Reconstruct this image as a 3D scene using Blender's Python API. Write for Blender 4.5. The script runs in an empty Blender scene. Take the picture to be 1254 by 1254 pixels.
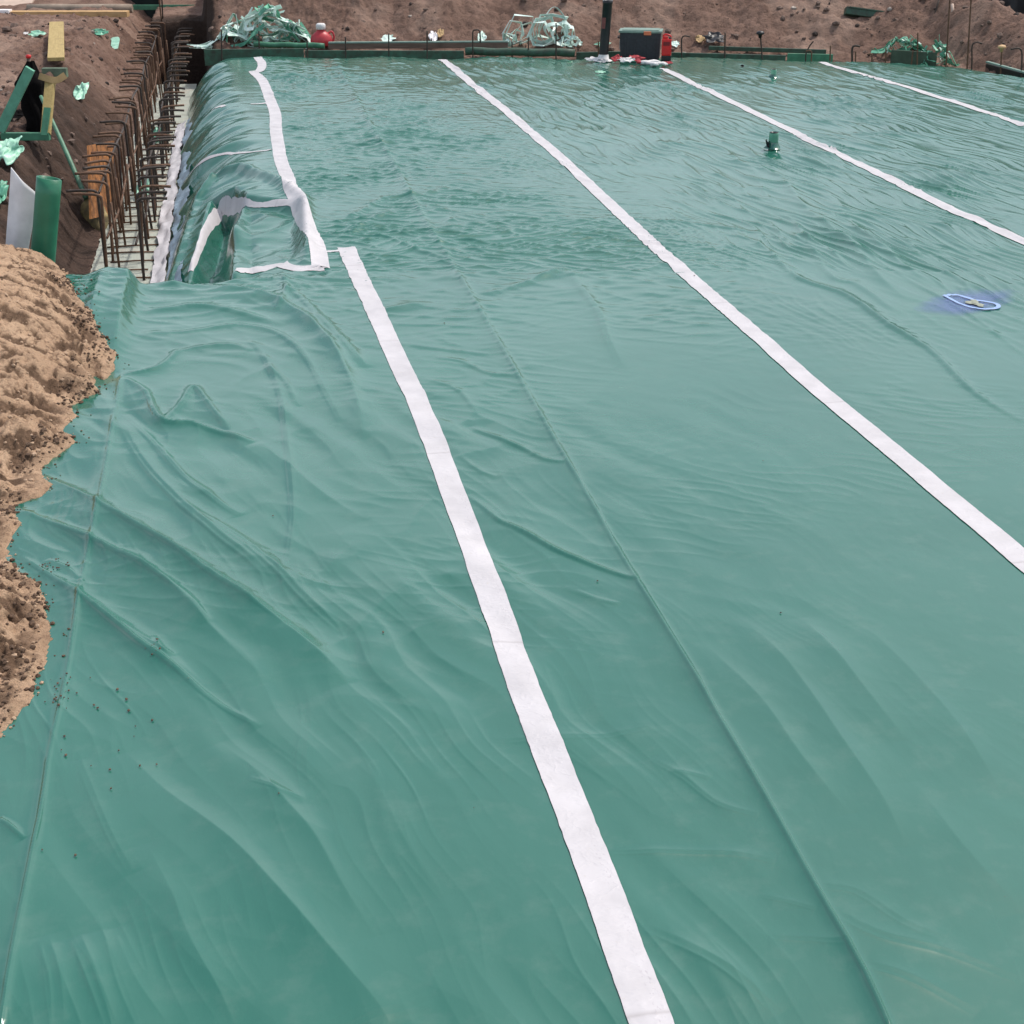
import bpy, bmesh, math, random
import numpy as np
from mathutils import Vector, Matrix
random.seed(7); RNG = np.random.default_rng(11)
SC = bpy.context.scene
COL = SC.collection
# ------------------------------------------------------------------ camera
H = 2.5; FPX = 1800.0; W0 = 1254.0; CX = 627.0
PITCH = math.atan2(796.0, FPX); SP, CP = math.sin(PITCH), math.cos(PITCH)
cam = bpy.data.cameras.new('camera'); camo = bpy.data.objects.new('camera', cam); COL.objects.link(camo)
cam.sensor_width = 36.0; cam.lens = 36.0 * FPX / W0; cam.clip_end = 2000; cam.clip_start = 0.05
camo.location = (0, 0, H); camo.rotation_euler = (math.pi/2 - PITCH, 0, 0)
SC.camera = camo

def ray(px, py):
    return np.array([px - CX, FPX*CP + (CX-py)*SP, -FPX*SP + (CX-py)*CP])
def G(px, py, z=0.0):                      # point where that line of sight meets height z
    d = ray(px, py); t = (z - H)/d[2]; return np.array([d[0]*t, d[1]*t, z])
def AT(px, py, Y):                         # point on that line of sight at distance Y
    d = ray(px, py); t = Y/d[1]; return np.array([d[0]*t, Y, H + d[2]*t])
UD = np.array([-.1785, .984]); WD = np.array([.984, .1785])
def uw(x, y): return x*UD[0]+y*UD[1], x*WD[0]+y*WD[1]
def xy(u, w): return u*UD[0]+w*WD[0], u*UD[1]+w*WD[1]
def sst(a, b, x):
    t = np.clip((x-a)/(b-a), 0, 1); return t*t*(3-2*t)
def cr(pts, n):                            # Catmull-Rom through points, n samples
    P = np.asarray(pts, float)
    if len(P) == 2:
        t = np.linspace(0, 1, n)[:, None]; return P[0]*(1-t)+P[1]*t
    P = np.vstack([2*P[0]-P[1], P, 2*P[-1]-P[-2]]); m = len(P)-3
    t = np.linspace(0, m-1e-6, n); i = t.astype(int); f = (t-i)[:, None]
    a, b, c, d = P[i], P[i+1], P[i+2], P[i+3]
    return .5*((2*b)+(-a+c)*f+(2*a-5*b+4*c-d)*f*f+(-a+3*b-3*c+d)*f**3)
_g = RNG.random((256, 2))*2-1; _g /= np.linalg.norm(_g, axis=1)[:, None]
_p = RNG.permutation(256); 
def pn(x, y, s=0):                         # 2D gradient noise about -1..1
    x = np.asarray(x, float)+s*17.31; y = np.asarray(y, float)+s*9.77
    xi = np.floor(x).astype(int); yi = np.floor(y).astype(int); xf = x-xi; yf = y-yi
    def gr(a, b, dx, dy):
        g = _g[_p[(_p[a & 255]+b) & 255]]; return g[..., 0]*dx+g[..., 1]*dy
    u = xf**3*(xf*(xf*6-15)+10); v = yf**3*(yf*(yf*6-15)+10)
    n = (gr(xi, yi, xf, yf)*(1-u)+gr(xi+1, yi, xf-1, yf)*u)*(1-v)+(gr(xi, yi+1, xf, yf-1)*(1-u)+gr(xi+1, yi+1, xf-1, yf-1)*u)*v
    return n*1.5
def fbm(x, y, o=4, s=0, g=.5):
    r = 0; a = 1; 
    for k in range(o): r = r+a*pn(x*2**k, y*2**k, s+k*3); a *= g
    return r
def dirn(x, y, ang, la, lb, s=0):          # noise stretched along a direction
    c, n = math.cos(ang), math.sin(ang); return pn((x*c+y*n)/la, (-x*n+y*c)/lb, s)

# ------------------------------------------------------------------ the sheet's height
# folds of the sheet: (points, half width, height, lean)
FOLDS = []
def F(pts, wd, h, lean=0.0, taper=1):
    if taper: h *= (1.15 if wd >= .05 else .9)
    FOLDS.append((cr([G(*p)[:2] for p in pts], 28), wd, h, lean, taper))
# factory creases
F([(412,75),(440,130),(490,215),(520,270),(590,385),(650,490),(690,560),(720,610),(780,715),(840,812),(905,925),(960,1020),(1010,1110),(1060,1200),(1100,1290)], .013, .012, .5, 0)
F([(412,75),(440,130),(490,215),(520,270),(590,385),(650,490),(690,560),(720,610),(780,715),(840,812),(905,925),(960,1020),(1010,1110),(1060,1200),(1100,1290)], .09, .007, -.5, 0)
F([(150,462),(140,520),(125,610),(116,660),(108,690),(98,745),(88,805),(78,860),(62,930),(52,1000),(38,1070),(22,1150),(8,1230),(2,1262)], .012, .010, .5, 0)
F([(150,462),(140,520),(125,610),(116,660),(98,745),(78,860),(52,1000),(22,1150),(2,1262)], .07, .009, .2, 0)
F([(690,85),(730,125),(780,150),(850,210),(905,255),(960,300)], .03, .010, .3)
F([(880,285),(930,300),(975,340),(1035,362),(1090,400),(1140,430),(1190,480),(1254,520)], .03, .020, -.4)
F([(925,180),(960,225),(990,262),(1040,300),(1075,340),(1115,372)], .10, .035, -.3)
F([(960,240),(1010,330),(1050,350),(1100,385)], .04, .014, -.3)
F([(1000,230),(1060,290),(1110,330),(1150,355)], .06, .018, -.3)
F([(780,270),(850,275),(920,285),(985,300)], .04, .012, -.2)
F([(1085,330),(1150,365),(1200,395),(1260,440)], .02, .010, -.2)
# ripples pulled from the middle seam
F([(576,525),(600,535),(640,552),(665,565),(693,571)], .018, .016, -.4)
F([(572,608),(590,622),(610,640),(640,655),(680,678),(720,694),(760,708),(782,716)], .016, .016, -.5)
F([(530,440),(565,445),(600,460),(640,464)], .018, .010, -.3)
F([(500,425),(540,430),(600,436)], .02, .010, -.3)
F([(560,560),(590,580),(610,588)], .016, .008, -.3)
F([(520,465),(560,480),(585,510)], .02, .010, -.3)
F([(470,290),(505,305),(540,318),(560,322)], .03, .016, -.2)
F([(405,275),(440,262),(470,245),(520,240),(560,225)], .05, .022, -.2)
F([(425,295),(440,280),(470,265),(500,262)], .04, .015, -.2)
F([(590,365),(640,350),(680,335),(700,332)], .05, .020, -.3)
F([(450,385),(490,380),(530,372)], .06, .018, .2)
F([(690,320),(710,350),(735,385),(745,415),(765,455)], .05, .018, .3)
# radiating drape folds on the left
F([(170,352),(240,352),(310,362),(360,385),(400,420),(425,460),(440,505),(445,540)], .07, .045, .35)
F([(172,385),(240,378),(300,388),(350,402)], .05, .026, .2)
F([(330,345),(365,365),(400,400),(425,425),(450,452)], .045, .034, .5)
F([(345,335),(352,360),(340,385)], .03, .03, .3)
F([(172,410),(230,408),(290,400),(340,410),(375,440),(395,475),(420,520)], .035, .018, .3)
F([(200,440),(230,430),(280,425),(310,432)], .03, .015, .2)
F([(295,410),(325,440),(345,490),(352,540),(358,590),(360,640),(352,700)], .03, .018, -.3)
F([(325,450),(350,470),(365,500)], .025, .016, -.2)
F([(150,462),(190,455),(210,440),(220,430)], .03, .030, .5)
F([(152,465),(180,485),(198,520),(240,526),(280,536),(312,546)], .03, .038, .6)
F([(195,525),(220,500),(238,478),(262,505),(285,535)], .025, .024, .2)
F([(155,510),(190,545),(230,590),(270,620),(297,635)], .035, .022, .4)
F([(150,520),(180,570),(220,615),(270,660),(310,690),(340,720)], .05, .022, .3)
F([(52,585),(85,603),(118,628),(170,662),(215,690),(260,722),(310,752),(350,776)], .022, .022, .5)
F([(52,585),(118,628),(215,690),(310,752),(380,800),(430,840)], .09, .055, .55)
F([(18,625),(60,645),(110,672),(160,700),(190,718),(230,745),(260,775)], .022, .022, .5)
F([(18,625),(110,672),(190,718),(260,780),(330,840)], .08, .030, .5)
F([(18,680),(60,710),(100,742),(150,780),(175,800),(215,825),(260,860),(320,895)], .02, .024, .5)
F([(60,700),(100,740),(190,800),(260,850)], .06, .020, .4)
F([(190,788),(200,805),(215,812)], .012, .012, .3)
F([(60,692),(85,705),(100,720)], .015, .012, .3)
F([(220,620),(290,660),(340,700),(380,740),(430,780)], .05, .020, .4)
F([(310,540),(350,570),(400,610),(450,640)], .06, .012, .3)
F([(0,1005),(15,1018),(32,1034)], .012, .010, .3)
# long soft folds in the foreground
F([(155,925),(200,970),(250,1010),(290,1045),(340,1100),(400,1165),(460,1230),(480,1260)], .10, .030, .5)
F([(270,915),(320,955),(350,990),(385,1030),(420,1090),(460,1150)], .08, .020, .5)
F([(180,1040),(210,1100),(235,1160),(270,1220),(290,1262)], .06, .013, .4)
F([(100,935),(120,985),(140,1030),(165,1075)], .03, .006, .4)
F([(60,1150),(75,1200),(80,1262)], .05, .010, .4)
F([(100,1150),(120,1200),(145,1262)], .05, .012, .4)
F([(140,1140),(165,1200),(210,1262)], .06, .010, .3)
F([(305,960),(345,975),(375,985)], .02, .005, .4)
F([(370,830),(380,880),(375,940),(385,990)], .05, .004, .0)
F([(430,900),(460,960),(500,1040),(540,1100)], .07, .008, .4)
F([(905,760),(950,800),(990,850),(1030,910),(1080,980),(1110,1040)], .07, .014, .4)
F([(980,760),(1020,800),(1060,850),(1110,910)], .07, .013, .4)
F([(860,790),(930,860),(980,930),(1040,1000)], .07, .012, .4)
F([(1060,770),(1120,830),(1180,900),(1230,980)], .08, .010, .4)
F([(800,930),(840,955),(880,985),(930,1000)], .03, .006, .4)
F([(740,1040),(830,1042),(900,1045),(950,1055)], .03, .006, .3)
F([(1000,1085),(1050,1092),(1110,1130),(1160,1150)], .04, .004, .3)
F([(790,1130),(850,1160),(900,1190),(960,1240)], .05, .009, .4)
F([(930,1095),(970,1105),(1000,1115)], .02, .003, .3)
F([(1020,1115),(1080,1145),(1160,1165),(1254,1200)], .05, .005, .3)
F([(1060,1180),(1120,1200),(1200,1240)], .05, .005, .3)
F([(940,1145),(1000,1150),(1050,1160)], .03, .003, .3)
F([(820,945),(850,950),(870,955)], .02,.004,.3)
F([(1120,960),(1180,1040),(1254,1120)], .08,.008,.3)
F([(600,905),(640,905),(740,900),(800,890)], .04,.004,.3)
F([(690,720),(740,738),(760,742)], .02,.006,.3)
EX = np.array([p[:2] for p in (G(-900,30),G(100,60),G(242,71),G(330,68),G(420,71),G(470,68),G(540,72),G(600,68),G(700,72),G(850,69),G(980,74),G(1100,76),G(1180,82),G(1254,95),G(1400,125),G(2600,330))])
def far_y(x): return np.interp(x, EX[:, 0], EX[:, 1])

def sheet(x, y, lap=False):
    x = np.asarray(x, float); y = np.asarray(y, float)
    u, w = uw(x, y)
    z = .006*fbm(x/1.7, y/1.7, 2, 1)
    far = sst(7.2, 10.4, y); lft = 1-sst(2.0, 3.6, w+.10*(y-12))
    wx = x+.10*pn(x/.7, y/.7, 31); wy = y+.10*pn(x/.7, y/.7, 32)
    m1 = np.clip(.72+.7*pn(x/1.6, y/2.2, 5), .08, 1.25)
    a = dirn(wx, wy, math.radians(-30), .95, .19, 3); b = dirn(wx, wy, math.radians(10), .80, .19, 4)
    slp = np.where(y > 9.5, 1-.88*sst(.46, .15, w), 1.0)
    e1 = dirn(wx, wy, math.radians(-20), .75, .15, 33); e2 = dirn(wx, wy, math.radians(20), .60, .14, 34)
    m3 = np.clip(.55+.9*pn(x/.8, y/1.1, 35), 0, 1.3)
    z += far*lft*slp*(m1*(.012*(1-np.abs(a))**5+.010*(1-np.abs(b))**5+.002*dirn(wx, wy, 0.0, .4, .15, 9))+m3*(.013*(1-np.abs(e1))**6+.009*(1-np.abs(e2))**6))
    m2 = np.clip(.6+.9*pn(x/1.4, y/2.6, 6), .10, 1.25)
    c = dirn(wx, wy, math.radians(-77), 1.9, .19, 7); d = dirn(wx, wy, math.radians(-68), 1.2, .15, 8)
    e3 = dirn(wx, wy, math.radians(-73), 1.1, .11, 36); m4 = np.clip(.4+1.2*pn(x/.9, y/1.3, 37), 0, 1.3)
    z += far*(1-lft)*(m2*(.015*(1-np.abs(c))**5+.012*(1-np.abs(d))**5)+m4*.017*(1-np.abs(e3))**7)
    nr = 1-sst(6.5, 11.0, y)
    lf = 1-sst(.2, 1.2, x+.18*(y-3)); vx, vy = x+.06*pn(x/.5, y/.5, 24), y+.06*pn(x/.5, y/.5, 25)
    t1 = dirn(vx, vy, math.radians(-60), 1.7, .165, 10); t2 = dirn(vx, vy, math.radians(-66), .9, .070, 11)
    k1 = np.clip(.5+1.1*pn(x/1.0, y/1.3, 12), .05, 1.2); k2 = np.clip(.3+1.3*pn(x/.7, y/.9, 13), 0, 1.2)
    z += nr*((.0028+.0150*lf)*k1*(1.0*t1+.25*(1-np.abs(t1))**3)*(1-sst(6.6, 8.0, y))+(.0006+.0020*lf)*(1-sst(5.6, 7.2, y))*k2*(1-np.abs(t2))**4)
    z += nr*.0008*fbm(x/.07, y/.10, 2, 14)*np.clip(pn(x/.8, y/.8, 15), 0, 1)
    crk = np.clip(pn(x/1.1, y/1.1, 18)+.1, 0, 1)*sst(3.5, 5.5, y)*nr
    z += crk*.004*(1-np.abs(dirn(wx, wy, math.radians(-18), .38, .10, 19)))**5
    dr = sst(.9, -.4, x)*sst(3.0, 5.0, y)*nr                      # the slack drape on the left is faceted
    fx_, fy2 = x+.10*pn(x/.4, y/.4, 46), y+.10*pn(x/.4, y/.4, 47)
    z += dr*(.008*(.6-np.abs(pn(fx_/.42, fy2/.55, 48)))+.008*(.6-np.abs(dirn(fx_, fy2, math.radians(-35), .45, .16, 49)))*np.clip(.5+pn(x/.6, y/.6, 51), 0, 1))
    z += (1-dr)*nr*.0022*(.6-np.abs(dirn(fx_, fy2, math.radians(-45), .55, .20, 52)))*np.clip(.4+1.2*pn(x/.8, y/.8, 53), 0, 1)
    for P, wd, h, lean, tp in FOLDS:
        R = wd*4
        sel = np.nonzero((x > P[:, 0].min()-R) & (x < P[:, 0].max()+R) & (y > P[:, 1].min()-R) & (y < P[:, 1].max()+R))
        if len(sel[0]) == 0: continue
        qx, qy = x[sel], y[sel]; best = np.full(qx.shape, 1e9); sd = np.zeros(qx.shape); tt = np.zeros(qx.shape); n = len(P)-1
        for k in range(n):
            ax, ay = P[k]; ex, ey = P[k+1]-P[k]; L2 = ex*ex+ey*ey+1e-12
            s = ((qx-ax)*ex+(qy-ay)*ey)/L2; s = np.clip(s, 0, 1)
            dx, dy = qx-ax-s*ex, qy-ay-s*ey; dd = np.hypot(dx, dy); m = dd < best
            best[m] = dd[m]; sd[m] = (np.sign(dx*ey-dy*ex)*dd)[m]; tt[m] = ((k+s)/n)[m]
        q = sd/(wd if tp else wd*np.maximum(1, qy/4.6))
        ww = np.where(q > 0, 1+.9*lean, 1-.75*lean)      # lean: one flank long and soft, the other steep
        pr = np.exp(-np.abs(q/np.maximum(ww, .2))**1.08*1.0)+.22*np.exp(-np.abs((q-.55)/.14)**1.3)*(wd < .06)
        env = (np.sin(np.clip(tt, 0, 1)*math.pi)**(1.0 if wd >= .05 else .6) if tp else np.minimum(1, np.minimum(tt, 1-tt)*30+.3))
        env = env*(.95+.25*pn(qx/.45, qy/.45, 21))
        if tp == 0: env = env*np.clip(qy/8, 1, 1.9)*(1.05+.3*pn(qx/.4,qy/.4,23))
        z[sel] += h*env*pr
    # the hump that rises beside the sand and over the trench end
    rx = np.interp(y, [6.8, 7.4, 9.6], [G(150,462)[0], G(152,440)[0], G(166,332)[0]])
    hum = sst(7.35, 8.6, y)
    q = (x-rx)
    if lap is not None:
        z += np.where(y < 9.56, hum*(.12*np.exp(-np.abs(np.where(q > 0, q/.055, q/.70))**1.5)+.025*np.exp(-(q+.16)**2/.002)*sst(9.8,8.6,y)), 0)
    # pad edge falling into the trench, far of the lap
    k = sst(12.5, 21, u)
    e = .44+.08*pn(u/.9, u*0+.3, 40)-.012*(u-10)-.30*k
    s = np.clip((e-w)/(1.12-.42*k), 0, 1.05)
    on = np.where((y > 9.50) & (w < e+.3), 1, 0) if not lap else 0
    sl = -(.62*s**2.5)
    bul = (1-.8*sst(.75, 1, s))*.030*np.sin(u*5.1+2.2*pn(u/.8, w/.8, 41))*np.exp(-((s-.55)/.3)**2)+(1-.8*sst(.75, 1, s))*.028*fbm(u/.35, w/.6, 2, 42)*sst(.05, .5, s)
    z += on*(sl+bul)
    # the notch at the pad's near corner: the sheet is tucked down and creased
    if not lap:
        sel = np.nonzero((y > 9.5) & (y < 13.5) & (w < .7))
        if len(sel[0]):
            X_, Y_ = x[sel], y[sel]; d1 = poly_sd(X_, Y_, NOTCH1); d2 = poly_sd(X_, Y_, NOTCH2); d3 = poly_sd(X_, Y_, NOTCH3)
            z[sel] += -.30*sst(-.02, .14, d1)-(.07+.05*np.abs(pn(X_/.35, Y_/.5, 44)))*sst(-.02, .12, d2)+.06*np.exp(-((d3+.02)/.06)**2)*sst(9.6, 10.2, Y_)
    # far lip rolls down behind the formwork
    fy = far_y(x); z += -.30*sst(0, .45, y-fy)-.02*sst(-.5, 0, y-fy)
    return z
def poly_sd(x, y, P):
    d = np.full(x.shape, 1e9); ins = np.zeros(x.shape, bool); n = len(P)
    for i in range(n):
        a, b = P[i], P[(i+1) % n]; e = b-a; s = np.clip(((x-a[0])*e[0]+(y-a[1])*e[1])/(e@e), 0, 1)
        d = np.minimum(d, np.hypot(x-a[0]-s*e[0], y-a[1]-s*e[1]))
        c = ((a[1] > y) != (b[1] > y)) & (x < (b[0]-a[0])*(y-a[1])/(b[1]-a[1]+1e-12)+a[0]); ins ^= c
    return np.where(ins, d, -d)
NOTCH1 = np.array([G(px_, py_, z_)[:2] for px_, py_, z_ in ((225,395,-.5),(246,330,-.5),(262,284,-.45),(290,262,-.28),(303,262,-.2),(288,300,-.25),(284,395,-.3))])
NOTCH2 = np.array([G(px_, py_, z_)[:2] for px_, py_, z_ in ((292,268,-.25),(305,258,-.15),(350,256,-.08),(374,254,-.03),(374,312,-.02),(345,330,-.05),(290,370,-.2))])
NOTCH3 = np.array([G(px_, py_, z_)[:2] for px_, py_, z_ in ((190,395,-.55),(225,330,-.55),(243,280,-.5),(266,252,-.4),(296,236,-.25),(340,240,-.1),(370,252,-.04),(380,395,0))])
def sheet_top(x, y):
    z = np.where(y < 9.56, sheet(x, np.minimum(y, 9.54), True)+.006, sheet(x, np.maximum(y, 9.56))); return z
def hit(px, py, z0=0.0):
    """points where lines of sight meet the sheet"""
    px = np.asarray(px, float); py = np.asarray(py, float)
    D = np.stack([px-CX, FPX*CP+(CX-py)*SP, -FPX*SP+(CX-py)*CP], -1)
    zs = np.full(px.shape, .22); x = y = None
    res = np.zeros(px.shape+(3,)); done = np.zeros(px.shape, bool)
    for k in range(110):
        t = (zs-H)/D[:, 2]; x = D[:, 0]*t; y = D[:, 1]*t; s = sheet_top(x, y)
        new = (~done) & (s >= zs-.002)
        res[new] = np.stack([x, y, s], -1)[new]; done |= new
        if done.all(): break
        zs = zs-np.where(done, 0, .008)
    t = (z0-H)/D[:, 2]; nd = ~done
    res[nd] = np.stack([D[:, 0]*t, D[:, 1]*t, t*0+z0], -1)[nd]
    return res

# ------------------------------------------------------------------ materials
def nmat(name):
    m = bpy.data.materials.new(name); m.use_nodes = True; nt = m.node_tree; b = nt.nodes['Principled BSDF']; return m, nt, b
def N(nt, t, **k):
    n = nt.nodes.new(t)
    for a, v in k.items():
        if a in n.inputs: n.inputs[a].default_value = v
        else: setattr(n, a, v)
    return n
def noise(nt, scale, detail=4, rough=.55, vec=None, dist=0):
    n = N(nt, 'ShaderNodeTexNoise'); n.inputs['Scale'].default_value = scale; n.inputs['Detail'].default_value = detail
    n.inputs['Roughness'].default_value = rough; n.inputs['Distortion'].default_value = dist
    if vec: nt.links.new(vec, n.inputs['Vector'])
    return n
def ramp(nt, src, stops):
    r = N(nt, 'ShaderNodeValToRGB'); el = r.color_ramp.elements
    while len(el) < len(stops): el.new(.5)
    for e, (p, c) in zip(el, stops): e.position = p; e.color = (*c, 1) if len(c) == 3 else c
    nt.links.new(src, r.inputs['Fac']); return r
def mix(nt, fac, a, b, mode='MIX'):
    m = N(nt, 'ShaderNodeMix'); m.data_type = 'RGBA'; m.blend_type = mode
    for s, v in ((0, fac), (6, a), (7, b)):
        if isinstance(v, bpy.types.NodeSocket): nt.links.new(v, m.inputs[s])
        else: m.inputs[s].default_value = v if s == 0 else (*v, 1)
    return m.outputs[2]
def bump(nt, h, strength, dist, prev=None):
    b = N(nt, 'ShaderNodeBump'); b.inputs['Strength'].default_value = strength; b.inputs['Distance'].default_value = dist
    nt.links.new(h, b.inputs['Height'])
    if prev: nt.links.new(prev, b.inputs['Normal'])
    return b.outputs['Normal']
def objco(nt): return N(nt, 'ShaderNodeTexCoord').outputs['Object']
def geo(nt): return N(nt, 'ShaderNodeNewGeometry').outputs['Position']
def mp(nt, vec, sc=(1,1,1), rot=(0,0,0)):
    m = N(nt, 'ShaderNodeMapping'); m.inputs['Scale'].default_value = sc; m.inputs['Rotation'].default_value = rot
    nt.links.new(vec, m.inputs['Vector']); return m.outputs['Vector']

def simple(name, col, rough=.6, var=.25, sc=25, bmp=.3, metal=0, spec=.5, col2=None, dist=.004):
    m, nt, b = nmat(name); v = objco(nt)
    n = noise(nt, sc, 5, .6, v); lo = col2 or tuple(c*(1-var) for c in col); hi = tuple(min(1, c*(1+var*.6)) for c in col)
    r = ramp(nt, n.outputs['Fac'], [(.32, lo), (.68, hi)]); nt.links.new(r.outputs['Color'], b.inputs['Base Color'])
    b.inputs['Roughness'].default_value = rough; b.inputs['Metallic'].default_value = metal; b.inputs['Specular IOR Level'].default_value = spec
    n2 = noise(nt, sc*3, 4, .6, v); nt.links.new(bump(nt, n2.outputs['Fac'], bmp, dist), b.inputs['Normal'])
    return m
M = {}
def mk_sheet():
    m, nt, b = nmat('green_polythene'); v = geo(nt)
    n = noise(nt, .9, 5, .6, v); n2 = noise(nt, 7, 5, .65, v)
    c = ramp(nt, n.outputs['Fac'], [(.3, (.018, .124, .087)), (.7, (.026, .145, .104))]).outputs['Color']
    dust = ramp(nt, n2.outputs['Fac'], [(.52, (0, 0, 0)), (.8, (1, 1, 1))]).outputs['Color']
    mm = N(nt, 'ShaderNodeMath', operation='MULTIPLY'); nt.links.new(dust, mm.inputs[0]); mm.inputs[1].default_value = .24
    c = mix(nt, mm.outputs[0], c, (.13, .22, .18))
    # specks of soil
    n3 = noise(nt, 46, 3, .6, v); n4 = noise(nt, 1.1, 3, .5, v)
    sp = ramp(nt, n3.outputs['Fac'], [(.74, (0, 0, 0)), (.765, (1, 1, 1))]).outputs['Color']
    ar = ramp(nt, n4.outputs['Fac'], [(.55, (0, 0, 0)), (.66, (1, 1, 1))]).outputs['Color']
    k = N(nt, 'ShaderNodeMath', operation='MULTIPLY'); nt.links.new(sp, k.inputs[0]); nt.links.new(ar, k.inputs[1])
    c = mix(nt, k.outputs[0], c, (.07, .06, .04))
    nt.links.new(c, b.inputs['Base Color'])
    rr = ramp(nt, n2.outputs['Fac'], [(.3, (.12,)*3), (.75, (.22,)*3)]).outputs['Color']; nt.links.new(rr, b.inputs['Roughness'])
    b.inputs['Specular IOR Level'].default_value = 1.0
    w1 = noise(nt, 9, 4, .55, mp(nt, v, (1, .45, 1), (0, 0, .5))); w2 = noise(nt, 60, 3, .5, v)
    q = bump(nt, w1.outputs['Fac'], .12, .012); q = bump(nt, w2.outputs['Fac'], .10, .0016, q)
    nt.links.new(q, b.inputs['Normal']); return m
M['sheet'] = mk_sheet()
def mk_tape():
    m, nt, b = nmat('white_seam_tape'); uv = N(nt, 'ShaderNodeUVMap').outputs['UV']; v = geo(nt)
    n = noise(nt, 6, 5, .6, v); c = ramp(nt, n.outputs['Fac'], [(.3, (.49, .47, .485)), (.7, (.60, .575, .595))]).outputs['Color']
    # faint worn print running along one side
    pr = noise(nt, 1, 2, .5, mp(nt, uv, (70, 14, 1))); p = ramp(nt, pr.outputs['Fac'], [(.58, (0, 0, 0)), (.63, (1, 1, 1))]).outputs['Color']
    pl = noise(nt, 1, 3, .5, mp(nt, uv, (2.3, 0, 1))); pk = ramp(nt, pl.outputs['Fac'], [(.45, (0, 0, 0)), (.56, (1, 1, 1))]).outputs['Color']
    sx = N(nt, 'ShaderNodeSeparateXYZ'); nt.links.new(uv, sx.inputs[0])
    band = ramp(nt, sx.outputs['Y'], [(.10, (0, 0, 0)), (.14, (1, 1, 1)), (.30, (1, 1, 1)), (.36, (0, 0, 0))]).outputs['Color']
    a = N(nt, 'ShaderNodeMath', operation='MULTIPLY'); nt.links.new(p, a.inputs[0]); nt.links.new(band, a.inputs[1])
    a2 = N(nt, 'ShaderNodeMath', operation='MULTIPLY'); nt.links.new(a.outputs[0], a2.inputs[0]); nt.links.new(pk, a2.inputs[1])
    a3 = N(nt, 'ShaderNodeMath', operation='MULTIPLY'); nt.links.new(a2.outputs[0], a3.inputs[0]); a3.inputs[1].default_value = .38
    c = mix(nt, a3.outputs[0], c, (.34, .30, .34)); 
    dn = noise(nt, 30, 4, .6, v); d = ramp(nt, dn.outputs['Fac'], [(.66, (0, 0, 0)), (.72, (.5, .5, .5))]).outputs['Color']
    c = mix(nt, d, c, (.5, .46, .44))
    f1 = N(nt, 'ShaderNodeMath', operation='MULTIPLY'); nt.links.new(sx.outputs['X'], f1.inputs[0]); f1.inputs[1].default_value = .53
    f2 = N(nt, 'ShaderNodeMath', operation='FRACT'); nt.links.new(f1.outputs[0], f2.inputs[0]); jr = ramp(nt, f2.outputs[0], [(.300, (0, 0, 0)), (.302, (.45,)*3), (.306, (.45,)*3), (.309, (0, 0, 0))])
    c = mix(nt, jr.outputs['Color'], c, (.30, .27, .27)); nt.links.new(c, b.inputs['Base Color'])
    b.inputs['Roughness'].default_value = .55
    cn = noise(nt, 1, 3, .6, mp(nt, uv, (13, 1.0, 1)), .25); cr_ = ramp(nt, cn.outputs['Fac'], [(.42, (0,0,0)), (.5, (1,1,1)), (.58, (0,0,0))]); q = bump(nt, cr_.outputs['Color'], .22, .004); nt.links.new(q, b.inputs['Normal'])
    return m
M['tape'] = mk_tape()
def mk_soil(name, lo, hi, dk, sc=1.0, bs=.9):
    m, nt, b = nmat(name); v = geo(nt)
    n = noise(nt, 1.3*sc, 8, .62, v); n2 = noise(nt, 14*sc, 7, .7, v); n3 = noise(nt, 60*sc, 4, .7, v)
    c = ramp(nt, n.outputs['Fac'], [(.35, lo), (.66, hi)]).outputs['Color']
    d = ramp(nt, n2.outputs['Fac'], [(.34, (1, 1, 1)), (.48, (0, 0, 0))]).outputs['Color']
    k = N(nt, 'ShaderNodeMath', operation='MULTIPLY'); nt.links.new(d, k.inputs[0]); k.inputs[1].default_value = .75
    c = mix(nt, k.outputs[0], c, dk)
    l = ramp(nt, n3.outputs['Fac'], [(.68, (0, 0, 0)), (.76, (.6, .6, .6))]).outputs['Color']
    c = mix(nt, l, c, tuple(min(1, x*1.5) for x in hi))
    return m, nt, b, c, n2, n3
def fin_soil(t, bs):
    m, nt, b, c, n2, n3 = t
    nt.links.new(c, b.inputs['Base Color']); b.inputs['Roughness'].default_value = .95; b.inputs['Specular IOR Level'].default_value = .2
    q = bump(nt, n2.outputs['Fac'], bs, .05); q = bump(nt, n3.outputs['Fac'], bs*.7, .012, q); nt.links.new(q, b.inputs['Normal']); return m
def mk_ground():
    t = mk_soil('brown_soil', (.165, .100, .076), (.27, .172, .132), (.082, .050, .038)); m, nt, b, c, n2, n3 = t
    at = N(nt, 'ShaderNodeAttribute'); at.attribute_name = 'damp_shade'       # freshly dug damp soil on the trench side; shade painted in at far end
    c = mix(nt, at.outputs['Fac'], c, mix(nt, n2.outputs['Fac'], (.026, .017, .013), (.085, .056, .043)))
    at2 = N(nt, 'ShaderNodeAttribute'); at2.attribute_name = 'pale'     # trampled sandy patches
    c = mix(nt, at2.outputs['Fac'], c, (.36, .25, .195))
    return fin_soil((m, nt, b, c, n2, n3), 1.0)
M['ground'] = mk_ground()
def mk_sand():
    m, nt, b, c, n2, n3 = mk_soil('tan_sand', (.45, .295, .19), (.60, .41, .272), (.20, .122, .076), 2.2)
    at = N(nt, 'ShaderNodeAttribute'); at.attribute_name = 'damp_shade'       # damp clumps on the pile, with crevice shade painted into the colour
    c = mix(nt, at.outputs['Fac'], c, mix(nt, n2.outputs['Fac'], (.050, .030, .018), (.25, .155, .10)))
    return fin_soil((m, nt, b, c, n2, n3), .7)
M['sand'] = mk_sand()
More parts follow.
